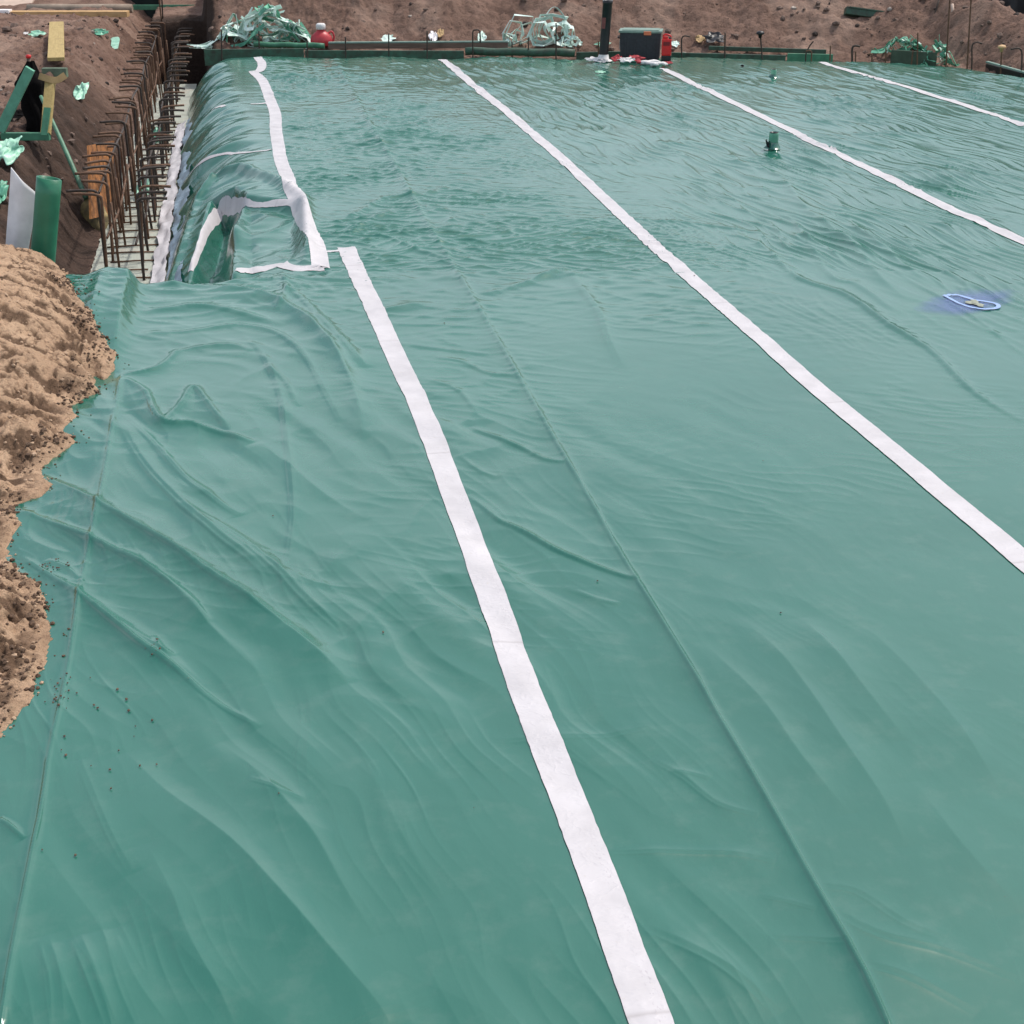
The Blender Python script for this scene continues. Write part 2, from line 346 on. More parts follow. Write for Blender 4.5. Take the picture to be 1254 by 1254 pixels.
M['clod'] = simple('damp_sand_clods', (.125, .076, .048), .95, .5, 60, .8)
M['clod2'] = simple('dry_sand_clods', (.48, .33, .22), .95, .3, 60, .8)
M['soilclod'] = simple('soil_clods', (.16, .11, .088), .95, .5, 40, .8)

# ------------------------------------------------------------------ object helpers
def tag(o, label=None, cat=None, group=None, kind=None):
    if label: o['label'] = label
    if cat: o['category'] = cat
    if group: o['group'] = group
    if kind: o['kind'] = kind
    return o
def empty(name, loc, rz=0, label=None, cat=None, group=None):
    o = bpy.data.objects.new(name, None); COL.objects.link(o); o.location = loc; o.rotation_euler = (0, 0, rz); o.empty_display_size = .1
    return tag(o, label, cat, group)
def mesh_np(name, V, Q, mat, parent=None, smooth=True, uv=None, tri=False):
    me = bpy.data.meshes.new(name); V = np.asarray(V, np.float32).reshape(-1, 3); Q = np.asarray(Q, np.int32); k = Q.shape[1]
    me.vertices.add(len(V)); me.vertices.foreach_set('co', V.ravel()); me.loops.add(Q.size); me.loops.foreach_set('vertex_index', Q.ravel())
    me.polygons.add(len(Q)); me.polygons.foreach_set('loop_start', np.arange(0, Q.size, k, dtype=np.int32))
    me.polygons.foreach_set('use_smooth', np.full(len(Q), smooth)); me.update(calc_edges=True)
    if uv is not None:
        l = me.uv_layers.new(name='UVMap'); l.data.foreach_set('uv', np.asarray(uv, np.float32)[Q.ravel()].ravel())
    me.materials.append(mat); o = bpy.data.objects.new(name, me); COL.objects.link(o)
    if parent: o.parent = parent
    return o
def quads(nr, nc, off=0):
    i = (np.arange(nr-1)[:, None]*nc+np.arange(nc-1)).ravel()+off
    return np.stack([i, i+1, i+nc+1, i+nc], 1)
class MB:
    def __init__(s): s.v = []; s.f = []; s.sm = []
    def add(s, v, f, sm=True):
        o = len(s.v); s.v += [tuple(map(float, p)) for p in v]; s.f += [tuple(i+o for i in q) for q in f]; s.sm += [sm]*len(f); return s
    def box(s, c, size, R=None, bev=.0):
        """bevelled box; R a 3x3 rotation"""
        h = np.array(size, float)/2; b = min(bev, .45*min(size)) if bev else 0
        vs = []; 
        if not b:
            vs = [(sx*h[0], sy*h[1], sz*h[2]) for sx in (-1, 1) for sy in (-1, 1) for sz in (-1, 1)]
            fs = [(0,1,3,2),(4,6,7,5),(0,4,5,1),(2,3,7,6),(0,2,6,4),(1,5,7,3)]
        else:
            bm = bmesh.new(); bmesh.ops.create_cube(bm, size=1)
            for q in bm.verts: q.co = Vector((q.co.x*size[0], q.co.y*size[1], q.co.z*size[2]))
            bmesh.ops.bevel(bm, geom=bm.edges[:], offset=b, segments=2, affect='EDGES', profile=.7)
            bm.verts.index_update(); vs = [tuple(q.co) for q in bm.verts]; fs = [tuple(q.index for q in f.verts) for f in bm.faces]; bm.free()
        V = np.array(vs); 
        if R is not None: V = V@np.array(R).T
        return s.add(V+np.array(c), fs, False)
    def tube(s, P, r, n=8, cap=True):
        P = np.asarray(P, float); k = len(P); r = np.full(k, r) if np.isscalar(r) else np.asarray(r, float)
        T = np.gradient(P, axis=0); T /= np.linalg.norm(T, axis=1)[:, None]+1e-9
        a = np.array([0, 0, 1.]) if abs(T[0][2]) < .9 else np.array([1., 0, 0]); nn = np.cross(T[0], a); nn /= np.linalg.norm(nn)
        vs = []; ang = np.arange(n)*2*math.pi/n
        for i in range(k):
            nn = nn-T[i]*np.dot(nn, T[i]); nn /= np.linalg.norm(nn)+1e-9; bb = np.cross(T[i], nn)
            for t in ang: vs.append(P[i]+r[i]*(math.cos(t)*nn+math.sin(t)*bb))
        fs = [(i*n+j, i*n+(j+1) % n, (i+1)*n+(j+1) % n, (i+1)*n+j) for i in range(k-1) for j in range(n)]
        s.add(vs, fs)
        if cap: 
            o = len(s.v)-k*n; s.f += [tuple(o+n-1-j for j in range(n)), tuple(o+(k-1)*n+j for j in range(n))]; s.sm += [False]*2
        return s
    def lathe(s, prof, c=(0, 0, 0), n=24, R=None, sq=None):
        vs = []
        for (r, z) in prof:
            for j in range(n):
                t = 2*math.pi*j/n; x, y = r*math.cos(t), r*math.sin(t)
                vs.append((x, y, z))
        V = np.array(vs)
        if sq: V[:, 0] *= sq[0]; V[:, 1] *= sq[1]
        if R is not None: V = V@np.array(R).T
        fs = [(i*n+j, i*n+(j+1) % n, (i+1)*n+(j+1) % n, (i+1)*n+j) for i in range(len(prof)-1) for j in range(n)]
        s.add(V+np.array(c), fs); o = len(s.v)-len(V)
        s.f += [tuple(o+n-1-j for j in range(n)), tuple(o+(len(prof)-1)*n+j for j in range(n))]; s.sm += [False]*2; return s
    def ribbon(s, P, width, th, side=None):
        """flat strip of real thickness along P; side = width direction per point"""
        P = np.asarray(P, float); k = len(P); T = np.gradient(P, axis=0); T /= np.linalg.norm(T, axis=1)[:, None]+1e-9
        S = np.asarray(side, float) if side is not None else np.tile([0, 0, 1.], (k, 1))
        S = S-T*(S*T).sum(1)[:, None]; S /= np.linalg.norm(S, axis=1)[:, None]+1e-9; U = np.cross(T, S)
        wd = np.full(k, width) if np.isscalar(width) else np.asarray(width)
        vs = []
        for i in range(k):
            a = S[i]*wd[i]/2; b = U[i]*th/2; vs += [P[i]-a-b, P[i]+a-b, P[i]+a+b, P[i]-a+b]
        fs = [(i*4+j, i*4+(j+1) % 4, i*4+4+(j+1) % 4, i*4+4+j) for i in range(k-1) for j in range(4)]+[(3,2,1,0), tuple(4*(k-1)+j for j in range(4))]
        return s.add(vs, fs, False)
    def build(s, name, mat, parent=None, origin=None):
        me = bpy.data.meshes.new(name); v = np.array(s.v)
        if origin is not None: v = v-np.array(origin)
        me.from_pydata(v.tolist(), [], s.f); me.polygons.foreach_set('use_smooth', s.sm); me.update()
        bm = bmesh.new(); bm.from_mesh(me); bmesh.ops.recalc_face_normals(bm, faces=bm.faces[:]); bm.to_mesh(me); bm.free()
        me.materials.append(mat); o = bpy.data.objects.new(name, me); COL.objects.link(o)
        if origin is not None and not parent: o.location = origin
        if parent: o.parent = parent
        return o
def rotx(a): c, s = math.cos(a), math.sin(a); return np.array([[1,0,0],[0,c,-s],[0,s,c]])
def rotz(a): c, s = math.cos(a), math.sin(a); return np.array([[c,-s,0],[s,c,0],[0,0,1]])
def roty(a): c, s = math.cos(a), math.sin(a); return np.array([[c,0,s],[0,1,0],[-s,0,c]])

# ------------------------------------------------------------------ terrain
TW0, TW1 = -1.32, -.70                       # trench floor between these
TZ = -.60
def ground_z(x, y):
    u, w = uw(x, y); fy = far_y(x)
    nz = fbm(x/.9, y/.9, 5, 50); fine = fbm(x/.16, y/.16, 4, 55, .6)
    z = np.full(x.shape, -.07)
    beyond = sst(9.42, 9.56, y)
    # left soil: a slope down into the trench
    wl = w+.10*pn(u/.8, u*0, 60)+.05*pn(u/.3, w/.3, 61)
    left = TZ+(.10-TZ)*sst(TW0, -2.05-.25*sst(14, 22, u), wl)+.05*nz*sst(-1.4, -1.9, wl)+.042*fine*sst(-1.3, -1.6, wl)+.05*np.abs(pn(u/.5+w, w/.16, 63))*sst(-1.35, -1.6, wl)*sst(-2.6,-2.2,wl)
    left = left
    tr = np.where(w < TW0, left, TZ)
    # under the pad slope
    s = np.clip((.44-w)/1.12, 0, 1.05); pad = -.62*s**1.2-.22
    tr = np.where(w > TW1, np.maximum(pad, TZ), tr)
    trench_end = sst(25.75, 25.95, u); tr = tr-.5*sst(22.6, 23.2, u)*sst(-1.32, -1.2, w)*sst(-.2, -.3, w)
    tr = np.where((w > TW0) & (w < .1), tr*(1-trench_end)+(.1+.04*nz+.02*fine)*trench_end, tr)
    z = z*(1-beyond)+tr*beyond
    # bank beyond the far formwork
    d = y-fy
    top = np.interp(x, [-6, -4, 4, 6.2, 7.0, 8.2, 9.5, 14], [.9, 1.25, 1.15, .95, .60, .30, .20, .3])
    bs = np.clip((d-.85)/3.0, 0, 1); bank = -.10+(top+.10)*sst(0, 1, bs)**.85+.10*nz*sst(0, .25, bs)+.048*fine*sst(-.05, .1, bs)
    bank = bank-.25*sst(4.2, 7.0, d)
    dip = np.where(d > .12, -.30+.22*sst(.3, .9, d)+.02*fine, z)
    bz = np.where(d > .85, bank, dip)
    bw = sst(-.50, -.28, w+.06*pn(y/.5, x*0, 62))*(d > .12)
    z = z*(1-bw)+bz*bw
    return z
def axis(parts):
    return np.unique(np.concatenate([np.linspace(a, b, n, endpoint=False) for a, b, n in parts]+[[parts[-1][1]]]))
gx = axis([(-400, -60, 12), (-60, -14, 24), (-14, -8, 60), (-8, -2, 300), (-2, 9, 270), (9, 16, 70), (16, 60, 24), (60, 400, 12)])
gy = axis([(-60, 0, 16), (0, 9.3, 40), (9.3, 15, 300), (15, 20, 130), (20, 26.5, 230), (26.5, 34, 60), (34, 70, 18), (70, 500, 16)])
X, Y = np.meshgrid(gx, gy); Z = ground_z(X, Y)
farw = sst(28, 40, Y)+sst(11, 20, np.abs(X)); Z = np.where(farw > 0, Z*(1-np.clip(farw, 0, 1))+.15*np.clip(farw, 0, 1), Z)
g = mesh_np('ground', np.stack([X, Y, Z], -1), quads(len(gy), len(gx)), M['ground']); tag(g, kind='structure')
U_, W_ = uw(X, Y)
damp_shade = sst(-2.8, -1.95, W_+.35*fbm(X/.8, Y/.8, 4, 70))*sst(-1.25, -1.36, W_)*sst(9.3, 9.5, Y)*(1-sst(17, 23, U_))
dmp2 = (1-sst(13.0, 14.6, Y+.5*pn(X/.6, Y/.6, 71)))*sst(9.3, 9.5, Y)*(W_ < TW0)
damp_shade = np.maximum(damp_shade, dmp2*.9)*(.75+.25*np.clip(fbm(X/.3, Y/.3, 3, 72)+.5, 0, 1))
damp_shade = np.maximum(damp_shade, sst(21.5, 22.5, U_)*sst(27, 26.2, U_)*sst(-1.5, -1.3, W_)*sst(-.15, -.3, W_)*1.0)  # shade of the trench-end pit, painted dark into the soil colour
damp_shade = np.maximum(damp_shade, ((Y-far_y(X) > .12) & (Y-far_y(X) < .8) & (W_ > -.5))*.55)  # soil strip just past the far sheet edge coloured darker
a = g.data.attributes.new('damp_shade', 'FLOAT', 'POINT'); a.data.foreach_set('value', damp_shade.astype(np.float32).ravel())
pale = np.clip(.9*fbm(X/1.2, Y/1.2, 5, 73, .6), 0, .75)*(damp_shade < .2)
a = g.data.attributes.new('pale', 'FLOAT', 'POINT'); a.data.foreach_set('value', pale.astype(np.float32).ravel())
# trench floor: pale blinding concrete
us = np.linspace(9.56, 23.6, 200); ws = np.linspace(TW0+.02, TW1+.10, 14); UU, WW = np.meshgrid(us, ws); fx, fy_ = xy(UU, WW)
ok = TZ+.012+.004*fbm(fx/.3, fy_/.3, 3, 80)
jag = (WW < TW0+.06)*.02*pn(UU/.1, WW, 81); fx = fx+jag
def mk_conc():
    m, nt, b = nmat('pale_blinding'); v = geo(nt); n = noise(nt, 3, 7, .65, v); n2 = noise(nt, 22, 5, .7, v)
    c = ramp(nt, n.outputs['Fac'], [(.3, (.30, .30, .25)), (.52, (.40, .43, .37)), (.75, (.40, .31, .25))]).outputs['Color']
    d = ramp(nt, n2.outputs['Fac'], [(.28, (1, 1, 1)), (.40, (0, 0, 0))]).outputs['Color']; c = mix(nt, d, c, (.15, .11, .08))
    nt.links.new(c, b.inputs['Base Color']); b.inputs['Roughness'].default_value = .8
    nt.links.new(bump(nt, n2.outputs['Fac'], .5, .02), b.inputs['Normal']); return m
M['conc'] = mk_conc()
tf = mesh_np('trench_floor', np.stack([fx, fy_, ok], -1), quads(14, 200), M['conc']); tag(tf, kind='structure')

# ------------------------------------------------------------------ the green sheet
def rows(y0, y1, n): return 1/np.linspace(1/y0, 1/y1, n)
# near lap
EDG = np.array([G(*e_)[:2] for e_ in ((-200,340),(40,342),(75,345),(105,350),(135,346),(160,348),(172,348),(182,345),(205,343),(235,346),(262,341),(300,337),(340,332),(400,335),(470,335),(2200,335))])
nr, nc = 1250, 1100
s = np.linspace(0, 1, nr)[:, None]; tc = np.linspace(-.52, .52, nc)[None, :]
xe = EDG[:, 0]/EDG[:, 1]; ye = np.interp(tc, xe, EDG[:, 1])
Yn = 1/((1-s)/2.15+s/ye); Xn = np.broadcast_to(tc, Yn.shape)*Yn
Zn = sheet(Xn, np.minimum(Yn, 9.54)+0*Xn, True)
ui, wi = uw(Xn, Yn); lapm = sst(xe[13], xe[10], tc)*sst(.16, .0, ye-Yn)
Zn = Zn+.006-.05*lapm+.012*sst(.5, .2, ye-Yn)*(tc < xe[13])*pn(Xn/.3, Yn/.3, 45)
Vn = np.stack([Xn, Yn, Zn], -1).reshape(-1, 3); Qn = quads(nr, nc)
# pad and its slope into the trench
nr2, nc2 = 780, 1000
s2 = np.linspace(0, 1, nr2)[:, None]
cc = np.concatenate([np.linspace(0, .14, 260, endpoint=False), np.linspace(.14, 1, nc2-260)])[None, :]
y0 = np.full_like(cc, 9.52)
# columns run along the tapes at the left, fan out to the right
wL = -.76
def colx(c, y):
    xl = (wL-.1785*y)/.984; xr = .43*y+1.2; return xl+(xr-xl)*c
yf = np.full(nc2, 21.5)[None, :]
for _ in range(8): yf = far_y(colx(cc, yf))+.42
Yp = 1/((1-s2)/y0+s2/yf); Xp = colx(cc, Yp); Zp = sheet(Xp, Yp)
up, wp = uw(Xp, Yp)
Zp = Zp+.10*sst(-.56, -.72, wp)*0
Vp = np.stack([Xp, Yp, Zp], -1).reshape(-1, 3); Qp = quads(nr2, nc2, len(Vn))
sh = mesh_np('vapour_barrier', np.vstack([Vn, Vp]), np.vstack([Qn, Qp]), M['sheet'])
tag(sh, 'huge wrinkled green plastic membrane spread over the whole site floor', 'membrane')

# ------------------------------------------------------------------ tapes
def strip(name, px, width, label, cat='tape', group=None, mat='tape', off=.004, n=None, wob=.004, parent=None, nv=7, clip=False):
    P = cr(px, n or max(24, int(40*len(px)))); Wp = hit(P[:, 0], P[:, 1])
    if clip: Wp = Wp[Wp[:, 1] > 9.64]
    xyp = Wp[:, :2].copy()
    # even spacing
    d = np.r_[0, np.cumsum(np.hypot(*np.diff(xyp, axis=0).T))]; m = max(12, int(d[-1]/.03)); m = min(m, 900)
    q = np.linspace(0, d[-1], m); xs = np.interp(q, d, xyp[:, 0]); ys = np.interp(q, d, xyp[:, 1])
    if m > 12:
        k = np.ones(7)/7; xs = np.r_[xs[:3], np.convolve(xs, k, 'valid'), xs[-3:]]; ys = np.r_[ys[:3], np.convolve(ys, k, 'valid'), ys[-3:]]
    tx, ty = np.gradient(xs), np.gradient(ys); L = np.hypot(tx, ty)+1e-9; nx, ny = ty/L, -tx/L
    wd = (np.interp(q, np.linspace(0, d[-1], len(width)), width) if np.ndim(width) else np.full(m, width))
    vv = np.linspace(-.5, .5, nv)[None, :]
    wv = wd[:, None]*vv+wob*pn(q/.25, q*0, 90)[:, None]+np.where(np.abs(vv) > .45, .0015*pn(q/.03, q*0, 91)[:, None], 0)
    XX = xs[:, None]+nx[:, None]*wv; YY = ys[:, None]+ny[:, None]*wv; ZZ = sheet_top(XX, YY)+off
    uv = np.stack([np.broadcast_to(q[:, None], XX.shape), np.broadcast_to(vv+.5, XX.shape)], -1).reshape(-1, 2)
    top = np.stack([XX, YY, ZZ], -1).reshape(-1, 3); o = mesh_np(name, top, quads(m, nv), M[mat], parent, uv=uv)
    if not parent: tag(o, label, cat, group)
    return o
GT = 'white tapes over the membrane seams'
strip('seam_tape', [(424,304),(443,346),(463,388),(482,431),(500,468),(520,512),(543,572),(565,632),(590,697),(614,765),(640,836),(668,912),(696,982),(722,1050),(752,1132),(780,1208),(800,1264)], [.125,.118,.112,.108,.106,.106], 'white seam tape running through the middle foreground to the bottom edge', group=GT)
strip('seam_tape', [(541,73),(565,92),(590,113),(618,135),(650,162),(690,197),(730,234),(770,272),(810,309),(850,344),(900,388),(950,432),(1000,476),(1050,517),(1100,559),(1150,601),(1200,642),(1275,705)], .113, 'long white seam tape crossing the centre diagonally to the right edge', group=GT)
strip('seam_tape', [(812,84),(850,103),(900,127),(950,151),(1000,176),(1060,205),(1120,235),(1190,268),(1280,308)], .105, 'white seam tape running from the tool box to the right edge', group=GT)
strip('seam_tape', [(1006,76),(1030,84),(1070,95),(1120,110),(1180,129),(1270,158)], .10, 'short far right white seam tape near the rebar stakes', group=GT)
strip('seam_tape', [(315,70),(321,79),(317,88),(310,88),(322,100),(331,123),(337,140),(338,158),(341,180),(345,200),(356,226),(366,248),(378,275),(388,300),(392,320),(393,335)], [.11,.12,.12,.125,.12,.12,.12], 'crooked white seam tape along the top of the trench edge', group=GT, clip=True)
strip('patch_tape', [(398,309),(412,308),(428,305)], .05, 'short white tape bit linking two offset seam tapes', group=None)
strip('patch_tape', [(233,213),(243,202),(258,194),(280,189),(305,187),(332,184)], [.04,.06,.05,.03,.05,.04], 'thin curved white tape up the trench side of the pad', group=None)
strip('patch_tape', [(231,339),(238,320),(246,298),(255,278),(266,265),(281,257),(298,250)], [.045,.045,.05,.05,.055,.05,.04], 'broad curved white tape over the tucked pad corner fold', group=None, clip=True)
strip('patch_tape', [(298,250),(310,253),(326,253),(345,250),(372,250)], [.04,.04,.06,.05,.04], 'thin white tape joining the corner fold to the trench edge tape', group=None, clip=True)
strip('patch_tape', [(276,338),(300,331),(325,331),(340,325),(355,328),(378,331),(396,330)], [.05,.11,.14,.10,.09,.10,.10], 'crumpled white tape closing the front of the tucked corner', group=None, clip=True)
strip('tape_scrap', [(261,134),(268,131),(276,130)], .07, 'small loose white tape scrap on the rounded pad side', 'tape scrap')
strip('tape_scrap', [(307,128),(318,128),(328,127)], .045, 'small white tape scrap touching the crooked trench edge tape', 'tape scrap')
# white strip on the trench-side toe
def toe(name, w0, w1, u0, u1, z0, z1, mat, label, cat, n=160):
    u = np.linspace(u0, u1, n); k = np.linspace(0, 1, 7); U2, K = np.meshgrid(u, k, indexing='ij')
    W2 = w0+(w1-w0)*K+.03*pn(U2/.5, K, 95)+.012*pn(U2/.15, K*2, 96); x2, y2 = xy(U2, W2)
    z2 = z0+(z1-z0)*K+.02*pn(U2/.35, K*2, 97)+.012*pn(U2/.12, K*3, 98)
    o = mesh_np(name, np.stack([x2, y2, z2], -1), quads(n, 7), M[mat], uv=np.stack([U2, K], -1).reshape(-1, 2)); return tag(o, label, cat)
M['sheen'] = simple('bluish_sheen', (.26, .36, .45), .28, .35, 9, .5, spec=.6, dist=.02)
toe('edge_tape', -.79, -.67, 10.2, 19.5, TZ+.05, TZ+.10, 'tape', 'white tape strip along the foot of the pad beside the rebar', 'tape')
toe('sheen_strip', -.655, -.52, 10.5, 19.5, TZ+.11, TZ+.22, 'sheen', 'painted pale blue sky-reflection film between the pad foot and white tape', 'sheen')  # sky reflection on the membrane's foot, painted as a separate bluish strip
# ------------------------------------------------------------------ sand pile
SB = [(-160,322),(-60,321),(8,323),(50,330),(74,341),(84,356),(95,378),(110,402),(131,428),(144,444),(141,456),(127,467),(115,463),(122,487),(103,492),(86,503),(98,515),(81,530),(93,545),(74,559),(53,573),(54,587),(66,598),(50,614),(14,624),(26,647),(14,675),(24,704),(52,718),(57,744),(64,790),(57,818),(43,848),(37,868),(14,890),(0,906),(-40,935),(-110,985)]
SBW = np.array([G(*p)[:2] for p in SB]); SBW = np.vstack([SBW, [[-3.2, 2.9], [-5.4, 2.9], [-5.6, 9.5]]])
sx = np.linspace(-5.2, -1.35, 520); sy = 1/np.linspace(1/3.0, 1/9.65, 760); SX, SY = np.meshgrid(sx, sy)
def sand_h(SX, SY, full=False):
    d = poly_sd(SX, SY, SBW)+.016*fbm(SX/.12, SY/.12, 4, 100)
    sl = .42+.50*sst(6.2, 7.6, SY)
    h = np.where(d > 0, sl*.42*(1-np.exp(-np.maximum(d, 0)/.42))+.30*np.maximum(d-.2, 0)*sst(6.6, 8.2, SY)*.45, -.05)
    k = np.clip(d/.10, 0, 1)
    dm = np.clip(sst(.02, .26, fbm(SX/.17, SY/.11, 5, 115, .65)-.12+.38*(1-sst(.05, .50, d))), 0, 1)*k
    h = h+k*(.045*fbm(SX/.45, SY/.45, 3, 103)+.007*fbm(SX/.12, SY/.12, 3, 105, .6)+(.004+.014*dm)*fbm(SX/.030, SY/.030, 2, 107, .7)-.012*dm)
    # rills and crumbling lumps near the toe
    toe_ = k*(1-sst(.12, .5, d)); h = h+toe_*(.022*np.abs(fbm(SX/.055, SY/.055, 3, 109, .6))-.004)
    h = h-k*.022*sst(.25, .6, pn(SX/.20, SY/.28, 111))-k*.012*sst(.3, .55, pn(SX/.05, SY/.06, 113))
    h = np.where(d > .025, np.maximum(h, .014+.012*pn(SX/.06, SY/.06, 117)), h)
    return (h, d, dm) if full else (h, d)
sh_, sd_, dm_ = sand_h(SX, SY, True); SZ = sheet(SX, np.minimum(SY, 9.54), True)+.006+sh_
sp = mesh_np('sand_pile', np.stack([SX, SY, SZ], -1), quads(len(sy), len(sx)), M['sand'])
at_ = sp.data.attributes.new('damp_shade', 'FLOAT', 'POINT'); at_.data.foreach_set('value', (dm_*.95).astype(np.float32).ravel())
bm = bmesh.new(); bm.from_mesh(sp.data); bm.verts.ensure_lookup_table()
kill = np.nonzero((sd_ < -.06).ravel())[0]; bmesh.ops.delete(bm, geom=[bm.verts[int(i)] for i in kill], context='VERTS'); bm.to_mesh(sp.data); bm.free()
tag(sp, 'crumbly tan sand pile heaped on the left edge of the green membrane', 'sand pile')
def ico():
    bm = bmesh.new(); bmesh.ops.create_icosphere(bm, subdivisions=1, radius=1); v = np.array([q.co for q in bm.verts]); f = np.array([[q.index for q in p.verts] for p in bm.faces]); bm.free(); return v, f
IV, IF = ico()
def clods(name, pts, rad, mat, flat=.75):
    vs, fs = [], []
    for k, (p, r) in enumerate(zip(pts, rad)):
        v = IV*(1+.45*(RNG.random((len(IV), 1))-.5))*np.array([1, .7+.6*RNG.random(), flat])*r
        v = v@rotz(RNG.random()*6.3).T@rotx((RNG.random()-.5)*.8).T; vs.append(v+p); fs.append(IF+k*len(IV))
    o = mesh_np(name, np.vstack(vs), np.vstack(fs), mat, smooth=False); o['kind'] = 'stuff'; return o
def scatter_sand(n, dmin, dmax, rmin, rmax, mat, name, thin=None):
    out, rad = [], []
    while len(out) < n:
        x = RNG.uniform(-4, -1.4, 4000); y = RNG.uniform(3.2, 9.4, 4000); h, d = sand_h(x, y)
        ok = (d > dmin) & (d < dmax)
        if thin: ok &= (pn(x/.35, y/.35, thin) > RNG.uniform(-.3, .5, 4000))
        z = sheet(x, np.minimum(y, 9.54), True)+.006+np.maximum(h, 0)
        for i in np.nonzero(ok)[0]:
            r = rmin*(rmax/rmin)**(RNG.random()**1.6); out.append((x[i], y[i], z[i]+r*.25)); rad.append(r)
    return clods(name, out[:n], rad[:n], mat)
scatter_sand(1500, -.012, .14, .003, .013, M['clod'], 'damp_sand_clods', 120)
scatter_sand(1500, -.012, .8, .003, .013, M['clod2'], 'dry_sand_clods')
scatter_sand(110, -.07, 0, .003, .008, M['clod'], 'sand_crumbs')
# crumbs of soil strewn on the sheet
pp, rr = [], []
for (cx, cy, sx_, sy_, n) in [(70,692,12,6,16),(190,795,5,8,9),(75,850,12,10,20),(150,905,40,40,18),(100,375,12,8,10),(60,345,20,8,14),(400,900,240,200,8),(820,500,300,180,6),(75,342,25,8,24)]:
    q = hit(RNG.normal(cx, sx_, n), RNG.normal(cy, sy_, n))
    for p in q: r = RNG.uniform(.0015, .005)*(1.6 if cy < 400 else 1); pp.append((p[0], p[1], p[2]+.004+r*.3)); rr.append(r)
clods('soil_crumbs', pp, rr, M['clod'])
# stones and lumps on the bare soil
pp, rr = [], []
while len(pp) < 2600:
    x = RNG.uniform(-9, 11, 3000); y = RNG.uniform(11, 27, 3000); u, w = uw(x, y); d = y-far_y(x)
    ok = ((w < -1.6) | ((d > .9) & (w > -.5))) & (pn(x/.9, y/.9, 130) > RNG.uniform(-.6, .5, 3000)); z = ground_z(x, y)
    for i in np.nonzero(ok)[0]:
        r = .011*(6.5)**(RNG.random()**2.0); pp.append((x[i], y[i], z[i]+r*.2)); rr.append(r)
clods('soil_lumps', pp[:2100], rr[:2100], M['soilclod']); 
clods('pale_stones', pp[2100:2260], [r*.7 for r in rr[2100:2260]], simple('pale_stone', (.42, .36, .31), .9, .3, 20)); 
clods('dark_lumps', pp[2260:2600], rr[2260:2600], simple('dark_lump', (.045, .032, .027), .95, .4, 20)); 

def gz(x, y): return float(ground_z(np.array([x]), np.array([y]))[0])
def onground(px, py):
    d = ray(px, py); lo = None
    for t in np.linspace(8, 34, 1600):
        k = t/d[1]; x, z = d[0]*k, H+d[2]*k
        if z <= gz(x, t): return np.array([x, t, gz(x, t)])
    return AT(px, py, 27)
SCL = lambda Y: 1800/(Y*CP+2.4*SP)      # picture units per metre at distance Y

M['rebar'] = simple('dark_rebar', (.064, .047, .038), .62, .45, 30, .4, metal=.35)
M['rust'] = simple('rusty_rebar', (.145, .078, .046), .75, .45, 26, .5, metal=.15)
M['pale'] = simple('pale_green_plastic', (.74, .83, .78), .38, .3, 9, .5, col2=(.42, .62, .53))
M['midg'] = simple('mid_green_plastic', (.13, .40, .26), .40, .4, 9, .5, col2=(.05, .20, .13))
M['ltg'] = simple('light_green_plastic', (.42, .66, .52), .4, .4, 14, .5, col2=(.16, .42, .28))
M['dkg'] = simple('dark_green_board', (.030, .085, .055), .6, .5, 14, .5, col2=(.035, .045, .030))
M['grn'] = simple('green_board', (.055, .20, .115), .55, .3, 12, .4)
M['grn2'] = simple('green_membrane_roll', (.035, .20, .11), .35, .2, 6, .3)
M['wht'] = simple('white_sheet', (.86, .83, .83), .5, .12, 8, .3)
M['white2'] = simple('white_cloth', (.72, .70, .69), .8, .2, 30, .5)
M['red'] = simple('red_plastic', (.52, .045, .055), .4, .15, 20, .1)
M['redc'] = simple('red_cloth', (.36, .035, .045), .8, .3, 30, .5)
M['redf'] = simple('bright_red_plastic', (.66, .018, .018), .38, .12, 20, .1)
M['blk'] = simple('black_plastic', (.012, .012, .014), .38, .3, 20, .15)
M['box'] = simple('charcoal_plastic', (.030, .032, .040), .5, .25, 25, .2)
M['lid'] = simple('pale_green_lid', (.20, .30, .25), .5, .2, 12, .2)
M['clth'] = simple('black_cloth', (.006, .005, .005), .95, .4, 30, .6, spec=.1)
M['orange'] = simple('orange_latch', (.75, .20, .09), .5, .1)
M['tan'] = simple('tan_wood', (.42, .28, .13), .75, .35, 9, .3)
M['mush'] = simple('tan_cap', (.62, .40, .20), .6, .15)
M['grey'] = simple('grey_band', (.35, .36, .37), .5, .1)
def mk_wood(name, a, b_, sc=(1, 14, 14)):
    m, nt, b = nmat(name); v = objco(nt); n = noise(nt, 3.2, 6, .62, mp(nt, v, sc), .6); n2 = noise(nt, 5, 4, .6, v)
    c = ramp(nt, n.outputs['Fac'], [(.3, a), (.7, b_)]).outputs['Color']; d = ramp(nt, n2.outputs['Fac'], [(.55, (0,0,0)), (.75, (.6,.6,.6))]).outputs['Color']
    c = mix(nt, d, c, tuple(x*.55 for x in a)); nt.links.new(c, b.inputs['Base Color']); b.inputs['Roughness'].default_value = .75
    nt.links.new(bump(nt, n.outputs['Fac'], .4, .006), b.inputs['Normal']); return m
M['yel'] = mk_wood('yellow_plank_wood', (.34, .24, .085), (.48, .36, .15), (14, 1, 14))
M['org'] = mk_wood('orange_plank_wood', (.50, .29, .12), (.66, .44, .22))
M['bat'] = mk_wood('weathered_batten_wood', (.10, .062, .046), (.20, .135, .10))
M['rst'] = simple('rusty_plate_steel', (.38, .15, .045), .85, .6, 11, .7, col2=(.10, .045, .02))
M['card'] = simple('dusty_cover', (.55, .42, .34), .8, .15, 5)

